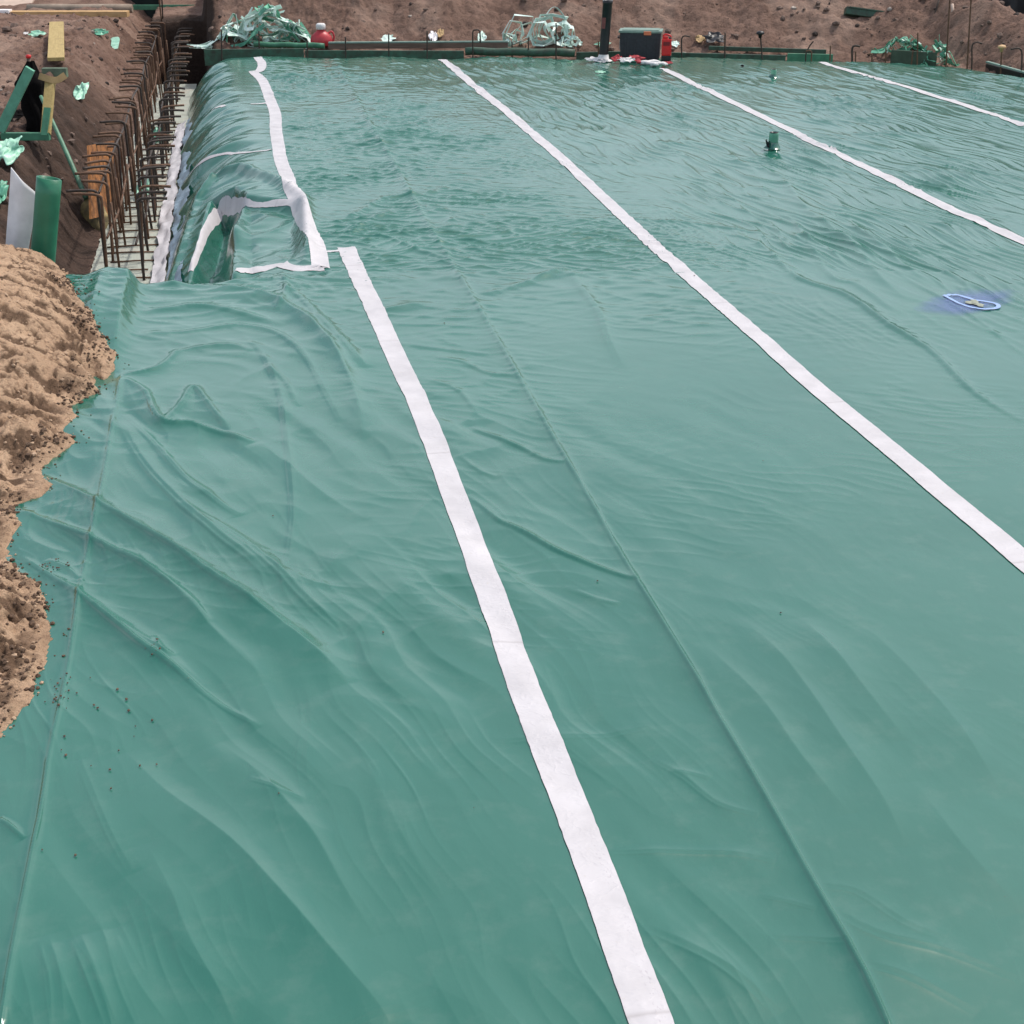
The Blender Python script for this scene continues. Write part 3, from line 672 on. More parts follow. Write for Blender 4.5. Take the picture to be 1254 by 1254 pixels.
# ------------------------------------------------------------------ rebar rows
def bar_proto(name, side, mat, h=.66, hk=.24):
    pts = [(0, 0, 0), (0, 0, h*.5), (0, 0, h-.05), (side*.012, 0, h-.015), (side*.045, 0, h), (side*hk*.6, 0, h+.004), (side*hk, 0, h+.002)]
    m = MB(); m.tube(cr(pts, 26), .0118, 8); return m.build(name, mat)
def row(name, side, w, u0, u1, mats, label, group):
    protos = [bar_proto(name, side, m, h, hk) for m, h, hk in mats]; u = u0; first = True; k = 0; used = []
    while u < u1:
        p = protos[k % len(protos)]; o = p if k < len(protos) else p.copy()
        if k >= len(protos): COL.objects.link(o)
        ww = w+RNG.normal(0, .018); x, y = xy(u, ww); z = max(TZ+.012, gz(x, y)) if u > 23.5 else TZ+.012
        o.location = (x, y, z-.01); o.rotation_euler = (RNG.normal(0, .030), RNG.normal(0, .032), math.atan2(WD[1], WD[0])+RNG.normal(0, .20)-.06*side); o.scale = (1, 1, 1+RNG.normal(0, .022))
        tag(o, label, 'rebar', group); u += RNG.choice([.20, .26, .33, .40]); k += 1
row('rebar_dowel', 1, -.86, 11.95, 25.2, [(M['rebar'], .655, .235), (M['rebar'], .67, .24), (M['rust'], .65, .25)], 'dark hooked steel bar in the trench row nearer the pad, hook turned right', 'hooked rebar row beside the pad')
row('rebar_dowel', -1, -1.14, 12.1, 26.5, [(M['rust'], .67, .23), (M['rebar'], .70, .24), (M['rust'], .66, .22), (M['rust'], .69, .25)], 'brown hooked steel bar in the trench row nearer the soil bank, hook turned left', 'hooked rebar row beside the soil')
# straight bars standing behind the hooked ones
m = MB(); m.tube([(0, 0, 0), (0, 0, .3), (0, 0, .62)], .0105, 8); pb = m.build('rebar_upright', M['rust'])
u = 12.35; k = 0
while u < 25.5:
    o = pb if k == 0 else pb.copy()
    if k: COL.objects.link(o)
    x, y = xy(u, -1.07+RNG.normal(0, .03)); z = TZ+.012 if u < 23.5 else max(TZ+.012, gz(x, y)); o.location = (x, y, z-.01); o.rotation_euler = (RNG.normal(0, .03), RNG.normal(0, .03), 0); o.scale = (1, 1, RNG.uniform(.8, 1.08))
    tag(o, 'straight rusty steel bar standing among the hooked bars beside the soil', 'rebar', 'straight rebar uprights in the trench'); u += RNG.uniform(.45, .85); k += 1
def longbar(w, z, u0, u1, label, mat='rebar'):
    us_ = np.linspace(u0, u1, 40); P = [(*xy(a, w+.012*math.sin(a*1.7+z*9)), z+.012*math.sin(a*2.3+w)) for a in us_]
    b = MB(); b.tube(P, .010, 8); tag(b.build('long_rebar', M[mat]), label, 'rebar')
longbar(-1.165, .045, 12.3, 24.5, 'upper long bar tied along the hooked row beside the soil')
longbar(-1.115, -.30, 12.2, 24.5, 'lower long bar tied along the hooked row beside the soil', 'rust')
longbar(-.835, -.02, 12.2, 24.0, 'upper long bar tied along the hooked row beside the pad')
longbar(-.885, -.34, 12.1, 24.0, 'lower long bar tied along the hooked row beside the pad')
m = MB(); m.tube([(-.22, 0, 0), (0, 0, .004), (.22, 0, 0)], .0075, 6); pt = m.build('tie_bar', M['rust']); k = 0; u = 10.6
while u < 20:
    o = pt if k == 0 else pt.copy()
    if k: COL.objects.link(o)
    x, y = xy(u, -.98+RNG.normal(0, .03)); o.location = (x, y, TZ+.022); o.rotation_euler = (0, 0, math.atan2(WD[1], WD[0])+RNG.normal(0, .06))
    tag(o, 'thin rusty cross bar lying on the pale trench floor', 'rebar', 'cross bars on the trench floor'); u += RNG.uniform(.24, .4); k += 1

# ------------------------------------------------------------------ scraps, strips and cloth
def crumple(name, px, py, wpx, hpx, mat, label, cat, amp=.5, seed=0, pos=None, n=26, group=None, lift=.01, tilt=0):
    """a crumpled piece of thin sheet lying on the surface below it"""
    c = pos if pos is not None else onground(px, py); s = SCL(c[1]); a = wpx/s/2; bb = hpx/s/2
    g1 = np.linspace(-1, 1, n); A, B = np.meshgrid(g1, g1); th = np.arctan2(B, A); R = np.maximum(np.abs(A), np.abs(B)); rr_ = R*(.82+.32*pn(np.cos(th)*1.6, np.sin(th)*1.6, seed))
    x = rr_*np.cos(th)*a; d = rr_*np.sin(th)
    z = bb*(d*.55+.5)+.55*amp*bb*np.abs(fbm(A*.9, B*.9, 2, seed+3, .4)); y = d*bb*1.1+.3*bb*pn(A*1.3, B*1.3, seed+5)
    z = np.maximum(z, .002)+lift*.2
    o = mesh_np(name, np.stack([x, y, z], -1), quads(n, n), mat); o.location = (c[0], c[1], c[2]+lift*.3); o.rotation_euler = (0, tilt, 0)
    sm = o.modifiers.new('thickness', 'SOLIDIFY'); sm.thickness = .004
    return tag(o, label, cat, group)
def heap(name, px, pyb, wpx, hpx, n, wr, mat, label, loops=False, Y=None, seed=1, parts=()):
    rg = np.random.default_rng(seed); c = onground(px, pyb) if Y is None else AT(px, pyb, Y); s = SCL(c[1]); A = wpx/s/2; Hh = hpx/s
    b = [MB() for _ in range(1+len(parts))]
    for i in range(n):
        t = rg.uniform(-1, 1); env = (1-t*t)**.6; base = np.array([t*A, rg.uniform(-.12, .12), .02])
        if loops:
            r = rg.uniform(.5, 1)*Hh*env*.62; cz = r*rg.uniform(.75, 1.05); tilt = rg.uniform(-.7, .7); k = rg.integers(5, 8); P = []
            for q in range(k+1):
                a = 2*math.pi*q/k+tilt; rq = r*rg.uniform(.65, 1.15); P.append(base+np.array([math.cos(a)*rq*.9, rg.uniform(-.1, .1), max(.01, cz+math.sin(a)*rq)]))
            P = cr(P, 40) if rg.random() < .4 else np.array(P).repeat(1, 0)
        else:
            k = int(rg.integers(3, 6)); P = [base+np.array([0, 0, Hh*env*rg.uniform(0, 1)])]
            ang = rg.uniform(0, 6.28)
            for q in range(k-1):
                ang += rg.normal(0, .9); st = rg.uniform(.10, .30)*min(1, A*1.6); nxt = P[-1]+np.array([math.cos(ang)*st, rg.normal(0, .06), math.sin(ang)*st*.75])
                tt_ = np.clip(nxt[0]/A, -1, 1); nxt[2] = np.clip(nxt[2], .01, Hh*(1-tt_*tt_)**.6*(.70+.42*float(pn(tt_*3.1, seed*1.7)))+.02); nxt[1] = np.clip(nxt[1], -.22, .22); P.append(nxt)
            P = cr(P, 18) if rg.random() < .6 else np.array(P)
            P[:, 2] = np.maximum(P[:, 2], .01)
        side = np.tile([rg.normal(0, .6), 1, rg.normal(0, .8)], (len(P), 1)); b[0 if rg.random() < .80 else len(b)-1].ribbon(P, rg.uniform(*wr), .005, side)
    root = empty(name, c, 0, label, 'plastic scraps') if parts else None
    if not parts:
        o = b[0].build(name, mat); o.location = c; return tag(o, label, 'plastic scraps')
    for q, (mb, mm) in enumerate(zip(b, (mat, *parts))):
        if mb.v: mb.build(('pale_strips', 'green_strips')[q], mm, root)
    return root
heap('strip_heap', 324, 58, 118, 50, 125, (.035, .075), M['pale'], 'big tangled heap of pale and green plastic strips beside the red can', parts=(M['midg'],), seed=4)
heap('strap_heap', 660, 58, 78, 50, 18, (.055, .085), M['pale'], 'looped pile of stiff pale plastic straps standing open against the soil', loops=True, seed=12)
heap('strap_heap', 700, 60, 24, 14, 6, (.03, .045), M['pale'], 'small clump of pale strap ends left of the black pipe', loops=True, seed=15)
heap('strip_heap', 1107, 64, 46, 20, 44, (.03, .06), M['midg'], 'tangle of dark and pale green strips lying on the far right panel', parts=(M['pale'],), seed=21)
heap('strip_heap', 1146, 80, 34, 34, 34, (.03, .06), M['midg'], 'green strips hanging down over the right end of the panel', parts=(M['pale'],), seed=27)
crumple('plastic_scrap', 471, 52, 32, 16, M['pale'], 'pale flattened plastic scrap on the soil left of the long tape', 'scrap', .6, 3)
crumple('plastic_scrap', 531, 53, 12, 24, M['wht'], 'upright white folded scrap leaning on the batten', 'scrap', .8, 7)
crumple('tan_scrap', 539, 46, 9, 18, M['tan'], 'small tan wood scrap upright in the soil behind the batten', 'scrap', .3, 9)
crumple('plastic_scrap', 590, 53, 12, 22, M['pale'], 'pale pointed scrap beside the bent rebar loop', 'scrap', .8, 11)
crumple('plastic_scrap', 738, 57, 22, 8, M['ltg'], 'thin green plastic scrap right behind the black pipe', 'scrap', .5, 13)
crumple('dark_tarp', 874, 54, 34, 22, M['blk'], 'folded black tarp piece lying on the soil right of the red can', 'tarp', .4, 17)
crumple('tan_scrap', 857, 53, 16, 15, M['tan'], 'tan wood lump beside the folded black tarp', 'scrap', .4, 19)
crumple('plastic_scrap', 827, 58, 12, 12, M['pale'], 'pale scrap at the right of the red container', 'scrap', .5, 23)
crumple('plastic_scrap', 46, 45, 28, 12, M['ltg'], 'green and white plastic scrap left of the yellow plank', 'scrap', .7, 29)
crumple('plastic_scrap', 32, 43, 8, 6, M['white2'], 'tiny white scrap on bare soil at far left', 'scrap', .5, 31)
crumple('plastic_scrap', 122, 44, 30, 14, M['midg'], 'mid green crumpled plastic on the soil left of the rebar top', 'scrap', .7, 33)
b = MB(); c = onground(140, 56); P = cr([c+np.array(q) for q in ((-.32, .25, .06), (-.12, .18, .07), (.02, .02, .09), (.08, -.25, .04), (.13, -.55, -.01))], 20); b.ribbon(P, .13, .006, np.tile([.5, .6, .2], (20, 1))); tag(b.build('plastic_strip', M['ltg']), 'curled light green strip drooping toward the rebar', 'scrap')
crumple('plastic_scrap', 100, 122, 20, 34, M['ltg'], 'bright green folded plastic flap on the dark trench slope', 'scrap', .35, 37, group=None)
crumple('plastic_scrap', 14, 203, 40, 52, M['ltg'], 'bright green crumpled sheet at the left edge under the frame', 'scrap', .6, 41)
crumple('plastic_scrap', 2, 250, 24, 52, M['midg'], 'dark green plastic corner left of the white board', 'scrap', .5, 43)
crumple('plastic_scrap', 186, 165, 26, 38, M['ltg'], 'light green plastic scrap fallen between the rebar rows', 'scrap', .5, 47, pos=np.array([*xy(15.2, -.98), TZ+.03]))
crumple('plastic_scrap', 190, 110, 26, 30, M['midg'], 'mid green scrap caught among the far rebar', 'scrap', .6, 49, pos=np.array([*xy(18.3, -.97), TZ+.03]))

# ------------------------------------------------------------------ formwork and stakes along the far edge
def board(name, x0, x1, yt, yb, mat, label, cat='board', dy=.55, th=.05, deep=.12, rnd=False, parent=None, Y=None, sk=0):
    ya = float(far_y(G(x0, max(yb,70))[0]))+dy; yb_ = float(far_y(G(x1, max(yb+sk,70))[0]))+dy
    a = AT(x0, (yt+yb)/2, ya); b_ = AT(x1, (yt+yb)/2+sk, yb_); hh = (yb-yt)/SCL(ya)
    b = MB(); c = (a+b_)/2; L = np.linalg.norm(b_-a); ang = math.atan2(b_[1]-a[1], b_[0]-a[0])
    if rnd: 
        k = 14; P = [(-L/2+L*i/(k-1), .008*math.sin(i*2.1), .006*math.sin(i*1.3)) for i in range(k)]; b.tube(P, hh/2, 14)
    else: b.box((0, 0, -deep/2), (L, th, hh+deep), bev=.008)
    o = b.build(name, mat); o.location = c; o.rotation_euler = (0, 0, ang); return tag(o, label, cat)
board('form_board', 250, 372, 60, 69, M['dkg'], 'dark green form board along the pad edge under the strip heap')
board('form_board', 374, 568, 62, 70, M['dkg'], 'long dark form board behind the far membrane edge, below the brown batten')
board('plastic_roll', 570, 704, 59, 68.5, M['dkg'], 'dark green rolled plastic below the strap pile', 'roll', rnd=True)
board('green_pipe', 311, 397, 52, 58.5, M['grn'], 'round green grey pipe lying in front of the strip heap', 'pipe', dy=.8, rnd=True)
board('batten', 402, 622, 52.5, 59, M['bat'], 'long brown weathered batten lying left of the strap pile', 'batten', dy=.85, th=.07, deep=0)
board('batten_strip', 402, 622, 50.6, 52.4, M['lid'], 'pale grey green strip on top of the long brown batten', 'strip', dy=.85, th=.075, deep=0)
board('form_board', 706, 806, 63, 70, M['dkg'], 'dark form board behind the black pipe and tool box')
board('form_board', 822, 962, 66, 73, M['dkg'], 'dark form board right of the red container')
board('form_board', 964, 1020, 66, 75, M['grn'], 'short green form board among the bent right hand stakes')
board('site_panel', 1091, 1147, 63, 79, simple('olive_panel', (.055, .085, .055), .7, .3, 10), 'olive green panel standing under the green strips', 'panel', th=.03)
board('thin_batten', 868, 1012, 58.5, 61, M['dkg'], 'thin greenish batten half sunk in soil at the bank foot', 'batten', dy=1.0, deep=.03)
board('edge_beam', 1208, 1330, 86, 93, M['blk'], 'black edge beam at the right end of the far edge', 'beam', dy=.42, deep=.2, sk=14)
board('edge_strip', 1208, 1330, 83.8, 85.8, M['lid'], 'pale strip along the top of the black edge beam', 'strip', dy=.42, deep=0, sk=14)
def stake(px, yt, yb, label, hook=0, lean=0, mat='rust', r=.010, dy=.40, cap=None, cmat=None, extra=None, cat='stake'):
    Y = float(far_y(G(px, max(yb, 72))[0]))+dy; a = AT(px, yb, Y); t = AT(px+lean, yt, Y); a[2] -= .12
    P = [a, (a+t)/2, t]
    if hook: 
        s = SCL(Y); hx = hook/s; P = [a, (a+t)/2, t-np.array([0, 0, abs(hx)*.35]), t+np.array([hx*.35, 0, 0]), t+np.array([hx, 0, -abs(hx)*.10])]
    if extra: P += [t+np.array(q) for q in extra]
    P = np.array(P); org = P[0].copy(); b = MB(); b.tube(cr(P-org, 22), r, 8)
    if cap is None:
        o = b.build('rebar_stake', M[mat]); o.location = org; return tag(o, label, cat)
    root = empty('capped_stake', org, 0, label, cat); b.build('bar', M[mat], root)
    R = cap/SCL(Y); q = MB(); q.lathe([(R*.35, -R*1.1), (R*.5, -R*.3), (R, -R*.15), (R*1.02, R*.15), (R*.8, R*.45), (R*.3, R*.6), (.002, R*.62)], P[-1]-org, 14); q.build('cap', M[cmat], root); return root
stake(271, 36, 66, 'thin dark stake at the left end of the strip heap', mat='rebar')
stake(317, 38, 66, 'dark stake in front of the middle of the strip heap', mat='rebar')
stake(376, 50, 69, 'dark stake just left of the red can', mat='rebar')
stake(423, 45, 70, 'dark stake just right of the red can', mat='rebar')
stake(476, 41, 70, 'short stake before the pale flattened scrap', mat='rebar')
stake(523, 38, 70, 'plain stake left of the white folded scrap', mat='rebar')
stake(579, 40, 69, 'rebar stake bent over into a hairpin loop', mat='rebar', extra=[(.03, 0, .035), (.09, 0, .03), (.105, 0, -.05), (.105, 0, -.14)])
stake(627, 51, 70, 'short stake at the left foot of the strap pile', mat='rebar')
stake(647, 46, 69, 'short stake in front of the strap pile', mat='rebar')
stake(681, 28, 71, 'taller stake at the right foot of the strap pile', mat='rebar')
stake(733, 50, 68, 'short stake just left of the black pipe')
stake(835, 44, 68, 'hooked stake between the red container and folded tarp', hook=10, mat='rebar')
stake(888, 40, 70, 'straight stake in front of the folded black tarp', mat='rebar')
stake(935, 41, 71, 'leaning stake with a knobbly black cap', lean=-4, mat='rebar', cap=5, cmat='blk')
stake(987, 66, 75, 'stake kinked sharply to the right beside the short green board', extra=[(.04, 0, .10), (.09, 0, .17)], mat='rebar')
stake(994, 62, 75, 'low curved stake beside the kinked one', hook=-7)
stake(1017, 56, 75, 'upright stake at the right end of the short green board')
stake(1044, 56, 77, 'thick dark hooked stake left of the olive panel', hook=9, mat='rebar', r=.014)
stake(1048, 63, 77, 'short rusty stake close beside the thick dark hooked one')
stake(1068, 66, 77, 'stubby bent stake in the gap left of the olive panel', hook=-6)
stake(1085, 59, 78, 'upright stake at the left end of the olive panel')
stake(1116, 62, 78, 'short stake crossing the middle of the olive panel', lean=2)
stake(1124, 40, 78, 'taller stake crossing the middle of the olive panel')
stake(1159, -14, 82, 'very tall thin rusty bar right of the hanging green strips', lean=5, r=.011)
stake(1185, -14, 83, 'second very tall rusty bar, the one nearer the right edge', lean=5, r=.011)
stake(1191, 52, 83, 'stake curling over to the right beside the tall bar', hook=12, mat='rebar')
stake(1226, 58, 90, 'stake wearing a tan mushroom safety cap', lean=1, cap=5, cmat='mush', dy=.2)
stake(1252, 59, 92, 'bent stake at the right picture edge', hook=-14, mat='rebar', dy=.2)
def bankstick(p0, p1, r, label, mat):
    a = onground(*p0); t = AT(*p1, a[1]+.1); a = a-np.array([0, 0, .1]); b = MB(); b.tube(np.array([a, (a+t)/2+.01, t])-a, r, 8); o = b.build('stick', mat); o.location = a; tag(o, label, 'stick')
bankstick((1141, 23), (1151, -4), .014, 'dark stick slanting out of the right bank top', M['rebar'])
bankstick((1167, 14), (1166, 5), .022, 'short pale peg on the right bank top', M['card'])

# red can with white cap
def red_can():
    c = onground(394, 57); s = SCL(c[1]); r = empty('red_can', c, .2, 'squat red plastic can with a white cap by the strip heap', 'can'); w = 26/s
    b = MB(); b.lathe([(w*.40, 0), (w*.5, .015), (w*.52, .08), (w*.48, .14), (w*.30, .19), (w*.20, .21), (w*.19, .235)], n=24, sq=(1, .75)); b.build('body', M['red'], r)
    b = MB(); b.tube(cr([(w*.30, 0, .17), (w*.50, 0, .20), (w*.60, 0, .13), (w*.52, 0, .04)], 16), .014, 8); b.build('handle', M['red'], r)
    b = MB(); b.lathe([(w*.19, .232), (w*.23, .238), (w*.225, .30), (w*.17, .318), (.004, .32)], n=18); b.build('cap', M['white2'], r)
red_can()
# vertical black pipe stub
def black_pipe():
    p = hit([738.5], [75.5])[0]; h = .79; r = empty('black_pipe', p, 0, 'tall black drain pipe standing up through the far membrane edge', 'pipe'); R = .064; L = np.array([.045, 0, h])
    b = MB(); n = 22; ring = lambda z, rr: [(L[0]*z/h+rr*math.cos(t), rr*math.sin(t), z) for t in np.arange(n)*2*math.pi/n]
    prof = [(-.05, R), (.3, R), (h-.05, R), (h-.045, R*1.07), (h, R*1.07), (h, R*.86), (h-.25, R*.84)]; vs = sum([ring(z, q) for z, q in prof], [])
    b.add(vs, [(i*n+j, i*n+(j+1) % n, (i+1)*n+(j+1) % n, (i+1)*n+j) for i in range(len(prof)-1) for j in range(n)]); b.add(ring(h-.25, R*.84), [tuple(range(n))]); b.build('tube', M['blk'], r)
    b = MB(); nn = 8; vs = [(L[0]*z/h+R*1.02*math.cos(t), R*1.02*math.sin(t), z) for z in (.43, .57) for t in np.linspace(-2.75, -1.75, nn)]; b.add(vs, [(j, j+1, nn+j+1, nn+j) for j in range(nn-1)]); b.build('label', simple('faded_red_label', (.20, .055, .05), .6), r)
    b = MB(); vs = ring(h+.001, R*1.075)+ring(h+.001, R*.86); b.add(vs, [(j, (j+1) % n, n+(j+1) % n, n+j) for j in range(n)]); b.build('rim', M['grey'], r)
    b = MB(); vs = ring(.006, R*2.0)+ring(.03, R*1.25)+ring(.09, R*1.03); b.add(vs, [(i*n+j, i*n+(j+1) % n, (i+1)*n+(j+1) % n, (i+1)*n+j) for i in range(2) for j in range(n)]); b.build('collar', M['white2'], r)
black_pipe()
def tool_box():
    p = hit([785], [74.0])[0]; p[1] += .16; r = empty('tool_box', p, -.14, 'dark grey tool box with a pale green lid near the black pipe', 'tool box'); w, d, h = .56, .34, .36
    b = MB(); vs = []
    for z, k in ((0, .93), (.02, .95), (h, 1.0)): vs += [(-w/2*k, -d/2*k, z), (w/2*k, -d/2*k, z), (w/2*k, d/2*k, z), (-w/2*k, d/2*k, z)]
    b.add(vs, [(3,2,1,0)]+[(i*4+j, i*4+(j+1) % 4, i*4+4+(j+1) % 4, i*4+4+j) for i in range(2) for j in range(4)]+[(8,9,10,11)], False)
    for q in (-.2, -.07, .07, .2): b.box((q, -d/2*.975-.004, h*.45), (.02, .012, h*.7), bev=.003)
    b.build('body', M['box'], r)
    b = MB(); b.box((0, 0, h+.012), (w*1.07, d*1.09, .03), bev=.01); b.box((0, 0, h+.031), (w*.9, d*.85, .012), bev=.004); b.build('lid', M['lid'], r)
    b = MB(); b.box((.10, -d/2*1.09-.008, h-.002), (.10, .014, .05), bev=.004); b.build('latch', M['orange'], r)
    b = MB(); b.box((-w/2*.985-.004, -.02, h*.55), (.010, .20, .13), bev=.003); b.build('side_plate', M['grey'], r)
    b = MB(); b.tube(cr([(-w/2*1.0, -.1, h*.78), (-w/2-.03, -.1, h*.8), (-w/2-.03, .1, h*.8), (-w/2*1.0, .1, h*.78)], 16), .009, 8); b.build('handle', M['blk'], r)
tool_box()
def red_container():
    p = hit([815.5], [75.0])[0]; r = empty('red_container', p, -.1, 'slim bright red jerrycan on a black base beside the tool box', 'jerrycan'); w, d = .135, .10
    b = MB(); b.box((0, 0, .035), (w, d*1.05, .07), bev=.012); b.build('base', M['blk'], r)
    b = MB(); b.box((0, 0, .18), (w*.98, d, .22), bev=.018); b.box((-.02, 0, .305), (w*.55, d*.6, .04), bev=.012); b.build('body', M['redf'], r)
    b = MB(); b.tube(cr([(-.045, 0, .29), (-.045, 0, .335), (0, 0, .345), (.05, 0, .325), (.055, 0, .28)], 18), .012, 8); b.build('handle', M['redf'], r)
    b = MB(); b.lathe([(.018, .28), (.02, .285), (.02, .31), (.004, .313)], (.045, -.01, 0), 14); b.build('cap', M['blk'], r)
    b = MB(); b.box((0, -d/2-.002, .23), (w*.66, .004, .05)); b.build('label', simple('dark_red_label', (.20, .01, .012), .5), r)
red_container()
# gloves and rags
def cloth(px, py, wpx, hpx, mat, label, seed, dy=0): 
    p = hit([px], [py])[0]; p[1] += dy; return crumple('crumpled_rag', px, py, wpx, hpx, mat, label, 'rag', .9, seed, pos=p+np.array([0, 0, .006]), lift=.02)
cloth(726, 76, 22, 8, M['white2'], 'pale flat rag at the left foot of the black pipe', 51)
cloth(738, 79, 15, 9, M['grey'], 'small grey rag in front of the black pipe foot', 52)
cloth(756, 78, 18, 13, M['redc'], 'dark red rag folded up right beside the black pipe', 53)
cloth(767, 79, 26, 11, M['white2'], 'larger white rag between the dark red rag and glove', 54)
cloth(779, 76.5, 24, 13, M['redc'], 'dark red rag against the front of the tool box', 55)
cloth(738, 73.5, 10, 8, M['orange'], 'orange rag bit touching the black pipe foot', 58)
cloth(818, 80, 14, 5, M['redc'], 'flat red rag in front of the red container', 59)
def glove(px, py, rz, mat, cuffm, label, sc=1.0):
    p = hit([px], [py])[0]; r = empty('work_glove', p+np.array([0, 0, .012]), rz, label, 'glove'); b = MB()
    b.lathe([(.004, -.01), (.045, -.008), (.055, .012), (.05, .034), (.02, .042), (.002, .043)], n=18, sq=(1.15*sc, .9*sc))
    for k, L in enumerate((.085, .10, .095, .075)):
        y = (k-1.5)*.024*sc; b.tube(cr([(.02*sc, y*.8, .018), (.07*sc, y, .026), (.07*sc+L*.5*sc, y*1.15, .030), (.07*sc+L*sc, y*1.3, .012)], 12), np.r_[np.full(10, .013*sc), .011*sc, .006*sc], 8)
    b.tube(cr([(-.01, -.035*sc, .018), (.02*sc, -.065*sc, .022), (.065*sc, -.075*sc, .014)], 10), np.r_[np.full(8, .014*sc), .011, .006], 8); b.build('hand', mat, r)
    b = MB(); b.lathe([(.030, 0), (.036, .03), (.038, .07), (.036, .072)], n=16, R=roty(-math.pi/2)@rotz(0), c=(-.035*sc, 0, .018), sq=(.55, 1.1)); b.build('cuff', cuffm, r)
glove(790, 79, .1, M['white2'], M['redc'], 'white work glove lying flat before the tool box, fingers pointing right', 1.25)
glove(801, 81.5, -.25, M['white2'], M['grey'], 'white work glove nearest the camera with fingers toward the tape', 1.1)
# pipe stubs with a green collar on the sheet
def stub(px, py, R, h, label, flap=True):
    p = hit([px], [py])[0]; r = empty('pipe_stub', p, .3, label, 'pipe stub'); n = 18
    b = MB(); prof = [(R, -.04), (R, h*.95), (R*1.02, h), (R*.84, h), (R*.82, h*.35)]; b.lathe(prof, n=n); b.build('pipe', M['ltg'] if not flap else simple('green_pipe_wrap', (.16, .42, .30), .4, .25, 12), r)
    b = MB(); vs = []; 
    for k, (q, z) in enumerate(((1.75, .004), (1.35, .02), (1.1, h*.30), (1.04, h*.42))):
        for j in range(n): t = 2*math.pi*j/n; f = q*(1+.16*math.sin(3*t+k)*(k < 2)); vs.append((R*f*math.cos(t), R*f*math.sin(t), z+(.012*math.sin(5*t) if k == 1 else 0)))
    b.add(vs, [(i*n+j, i*n+(j+1) % n, (i+1)*n+(j+1) % n, (i+1)*n+j) for i in range(3) for j in range(n)]); b.build('collar', M['sheet'], r)
    b = MB(); b.lathe([(R*.80, h*.5), (R*.80, h*1.02), (R*.93, h*1.03), (R*.93, h*1.05), (R*.7, h*1.06), (R*.68, h*.52)], n=n); b.build('rim', M['blk'], r)
    if flap:
        b = MB(); b.ribbon(cr([(-R*1.0, -.01, h*.28), (-R*1.5, -.015, h*.32), (-R*2.0, -.02, h*.62)], 8), np.linspace(.07, .015, 8), .006, np.tile([0, .3, 1.], (8, 1))); b.build('flap', M['blk'], r)
stub(946.5, 183, .045, .145, 'green wrapped pipe stub with a dark rim in the middle of the sheet')
stub(947, 95, .035, .10, 'small pale green pipe stub near the far edge', False)
crumple('soil_clot', 909, 82, 5, 4, M['clth'], 'small dark clot on the sheet near the far stakes', 'clot', .5, 61, pos=hit([909], [82])[0])
crumple('green_knot', 698, 78, 8, 5, M['grn2'], 'small dark green knot on the sheet left of the black pipe', 'knot', .8, 62, pos=hit([698], [78])[0])
b_ = crumple('plastic_scrap', 735, 90, 16, 5, M['ltg'], 'light green scrap on the sheet in front of the black pipe', 'scrap', .4, 63, pos=hit([735], [90])[0])
# half buried green board on the bank
c = onground(1062, 21); b = MB(); s = SCL(c[1]); b.box((0, 0, 0), (54/s, .16, 9/s), roty(.13)@rotx(-.3), .012); b.box((.02, -.03, 4.5/s), (50/s, .10, .02), roty(.13)@rotx(-.3), .005)
o = b.build('buried_board', M['dkg']); o.location = c+np.array([0, .05, .03]); tag(o, 'dark green board half buried high on the soil bank', 'board')

# ------------------------------------------------------------------ backdrop sheets and planks
def curtain(name, x0, x1, ytop, ybot, Y0, Y1, mat, label, cat, seed, zt=None):
    n = 90; k = 24; t = np.linspace(0, 1, n); q = np.linspace(0, 1, k); T, Q = np.meshgrid(t, q); px = x0+(x1-x0)*T; Yv = Y0+(Y1-Y0)*T
    a0 = np.array([AT(p, ybot, yv) for p, yv in zip(px[0], Yv[0])]); top = zt
    x = np.broadcast_to(a0[:, 0], T.shape); z = a0[:, 2].min()-.25+(top-a0[:, 2].min()+.25)*Q; y = Yv+.06*np.sin(T*60+3*pn(T*9, Q*2, seed))+.08*fbm(T*12, Q*4, 3, seed+1)
    o = mesh_np(name, np.stack([x, y, z], -1), quads(k, n), mat); m_ = o.modifiers.new('thickness', 'SOLIDIFY'); m_.thickness = .01; return tag(o, label, cat)
M['tarp'] = simple('black_tarp', (.010, .011, .014), .42, .3, 3, .4)
curtain('black_tarp', 1085, 1420, 0, 34, 28.8, 28.0, M['tarp'], 'black tarpaulin screen behind the bank at top right', 'tarp', 200, 2.4)
curtain('dark_screen', -200, 262, 0, 14, 31.5, 31.0, simple('dark_green_screen', (.012, .022, .017), .7, .5, 4), 'dark green screen behind the planks at top left', 'screen', 210, 2.2)
def lay(name, px0, px1, py, Y, h, d, mat, label, cat, rz=0, rnd=False, zoff=0):
    a = AT(px0, py, Y); b2 = AT(px1, py, Y); L = b2[0]-a[0]; b = MB(); c = (a+b2)/2; g0 = gz(c[0], Y)
    if rnd: b.tube([(-L/2, 0, 0), (-L/4, .01, .004), (0, 0, 0), (L/4, -.01, .005), (L/2, 0, 0)], h/2, 16)
    else: b.box((0, 0, 0), (L, d, h), bev=.01)
    o = b.build(name, mat); o.location = (c[0], Y, c[2]); o.rotation_euler = (0, 0, rz); return tag(o, label, cat)
lay('plank', 10, 157, 17, 26.6, .095, .22, M['org'], 'orange timber plank lying across the far top left', 'plank', .01)
lay('timber_log', 34, 162, 10.5, 27.6, .15, .15, simple('grey_tan_log', (.33, .26, .20), .8, .3, 8), 'grey tan round timber behind the orange plank', 'log', .015, True)
lay('green_strip', 162, 238, 9, 28.2, .09, .05, M['grn'], 'green board strip right of the round timber', 'board')
